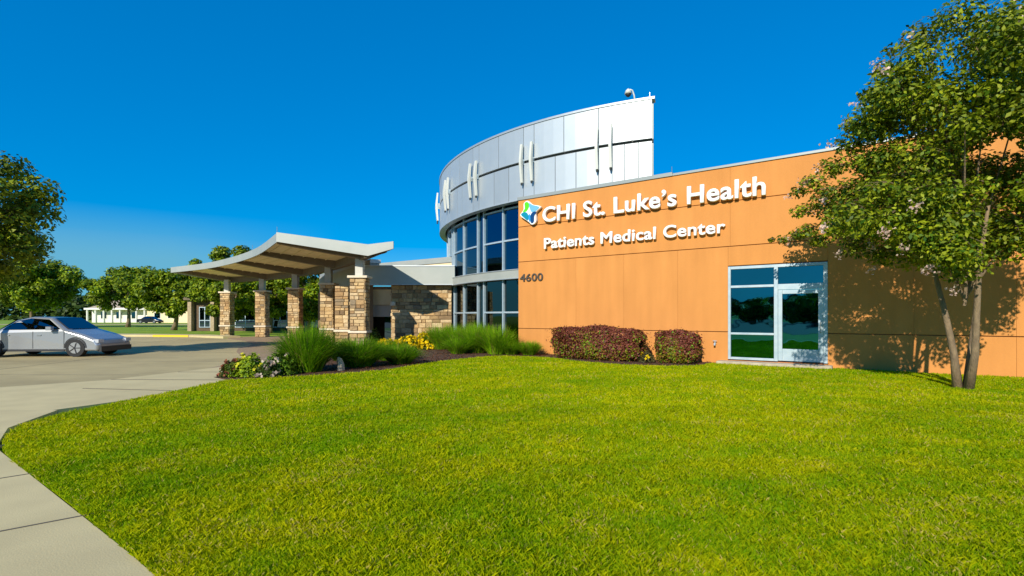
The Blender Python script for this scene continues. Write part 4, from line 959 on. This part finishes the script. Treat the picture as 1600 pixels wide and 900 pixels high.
# ------------------------------------------------------------------ far houses
def house(label, x0, x1, y, d, h, roof_h, wall_m, roof_m, ncol=0, gable=None, wins=()):
    cx = (x0 + x1) / 2; root = thing('house', label, 'house', (cx, y, 0))
    MB().box(x0, x1, y, y + d, 0, h).build('wall', M[wall_m], root)
    e = .6; ym = y + d / 2
    r = MB().add([(x0 - e, y - e, h), (x1 + e, y - e, h), (x1 + e, y + d + e, h), (x0 - e, y + d + e, h), (x0 + 2, ym, h + roof_h), (x1 - 2, ym, h + roof_h)], [(0, 1, 5, 4), (1, 2, 5), (2, 3, 4, 5), (3, 0, 4), (3, 2, 1, 0)]).build('roof', M[roof_m], root)
    if ncol:
        for i in range(ncol):
            x = x0 + .3 + (x1 - x0 - .6) * i / (ncol - 1); MB().tube([(x, y - 1.6, 0), (x, y - 1.6, h - .4)], .20, 10).build('porch_column', M['whitewall'], root)
        MB().box(x0 - .2, x1 + .2, y - 2.0, y - .001, h - .4, h - .002).build('porch_roof', M['whitewall'], root)
    for (a, b_, z0, z1) in wins:
        w = MB().box(a, b_, y - .06, y - .001, z0, z1).build('window', M['whitewall'], root); MB().box(a + .12, b_ - .12, y - .075, y - .061, z0 + .12, z1 - .12).build('pane', M['glass_dark'], w)
    if gable:
        ga, gb, gz, gh_ = gable; gm = (ga + gb) / 2
        MB().add([(ga, y - 3, gz), (gb, y - 3, gz), (gm, y - 3, gz + gh_), (ga, y + .5, gz), (gb, y + .5, gz), (gm, y + .5, gz + gh_)], [(0, 1, 2), (5, 4, 3), (0, 2, 5, 3), (2, 1, 4, 5), (1, 0, 3, 4)]).build('gable_roof', M['redroof'], root)
        MB().box(ga + .5, gb - .5, y - 2.6, y - .002, 0, gz - .002).build('gable_wall', M['cream'], root)
    return root
house('white house with a row of porch columns at the far left', -96, -82.5, 117, 9, 3.3, 2.0, 'whitewall', 'tanroof', 8, None, ((-94, -92.5, .8, 2.5), (-90.5, -89, .8, 2.5), (-87, -85.6, .8, 2.5)))
house('low tan house with a red brown gable behind the dark car', -80.5, -63, 113, 10, 3.0, 2.2, 'cream', 'tanroof', 0, (-72.5, -66, 2.7, 1.7), ((-79, -77.5, .9, 2.3), (-76, -74.5, .9, 2.3)))
house('pale house partly behind the bare trunk tree', -61, -44, 98, 9, 3.2, 2.3, 'whitewall', 'tanroof', 0, None, ((-58, -56, .9, 2.4), (-53, -51, .9, 2.4), (-48.5, -46.8, .9, 2.4)))
sheet('far_street', [(-220, 86), (-40, 86), (-40, 94), (-220, 94)], .0, M['conc'])
# far line of woods closing the horizon
P = []; Cn = []
r = np.random.default_rng(3)
nn = 26000; X = r.uniform(-330, 40, nn); top = 6.5 + 3.5 * vnoise(X, X * 0 + 3, .09, 9) + 1.5 * vnoise(X, X * 0, .35, 10); Zz = r.random(nn) ** .8 * top; Yy = 190 + r.uniform(-7, 7, nn)
V, F, C = leaf_cloud(np.stack([X, Yy, Zz], 1), np.tile([0, -.6, .8], (nn, 1)), 1.5, (.02, .05, .006), (.07, .11, .012), aspect=.8)
o = mesh_np('distant_woods', V, F, M['leaf'], None, C); tag(o, 'distant green woods closing the view beyond the houses', 'woods', kind='stuff')
X = r.uniform(-260, 40, 16000); top = 5.5 + 3.0 * vnoise(X + 400, X * 0 + 3, .09, 9); V, F, C = leaf_cloud(np.stack([X, -95 + X * .12 + r.uniform(-4, 4, 16000), r.random(16000) ** .8 * top], 1), np.tile([0, .6, .8], (16000, 1)), 1.3, (.02, .05, .006), (.07, .11, .012), aspect=.8)
o = mesh_np('distant_woods', V, F, M['leaf'], None, C); tag(o, 'woods behind the lawn mirrored as a dark line in the panes', 'woods', kind='stuff')
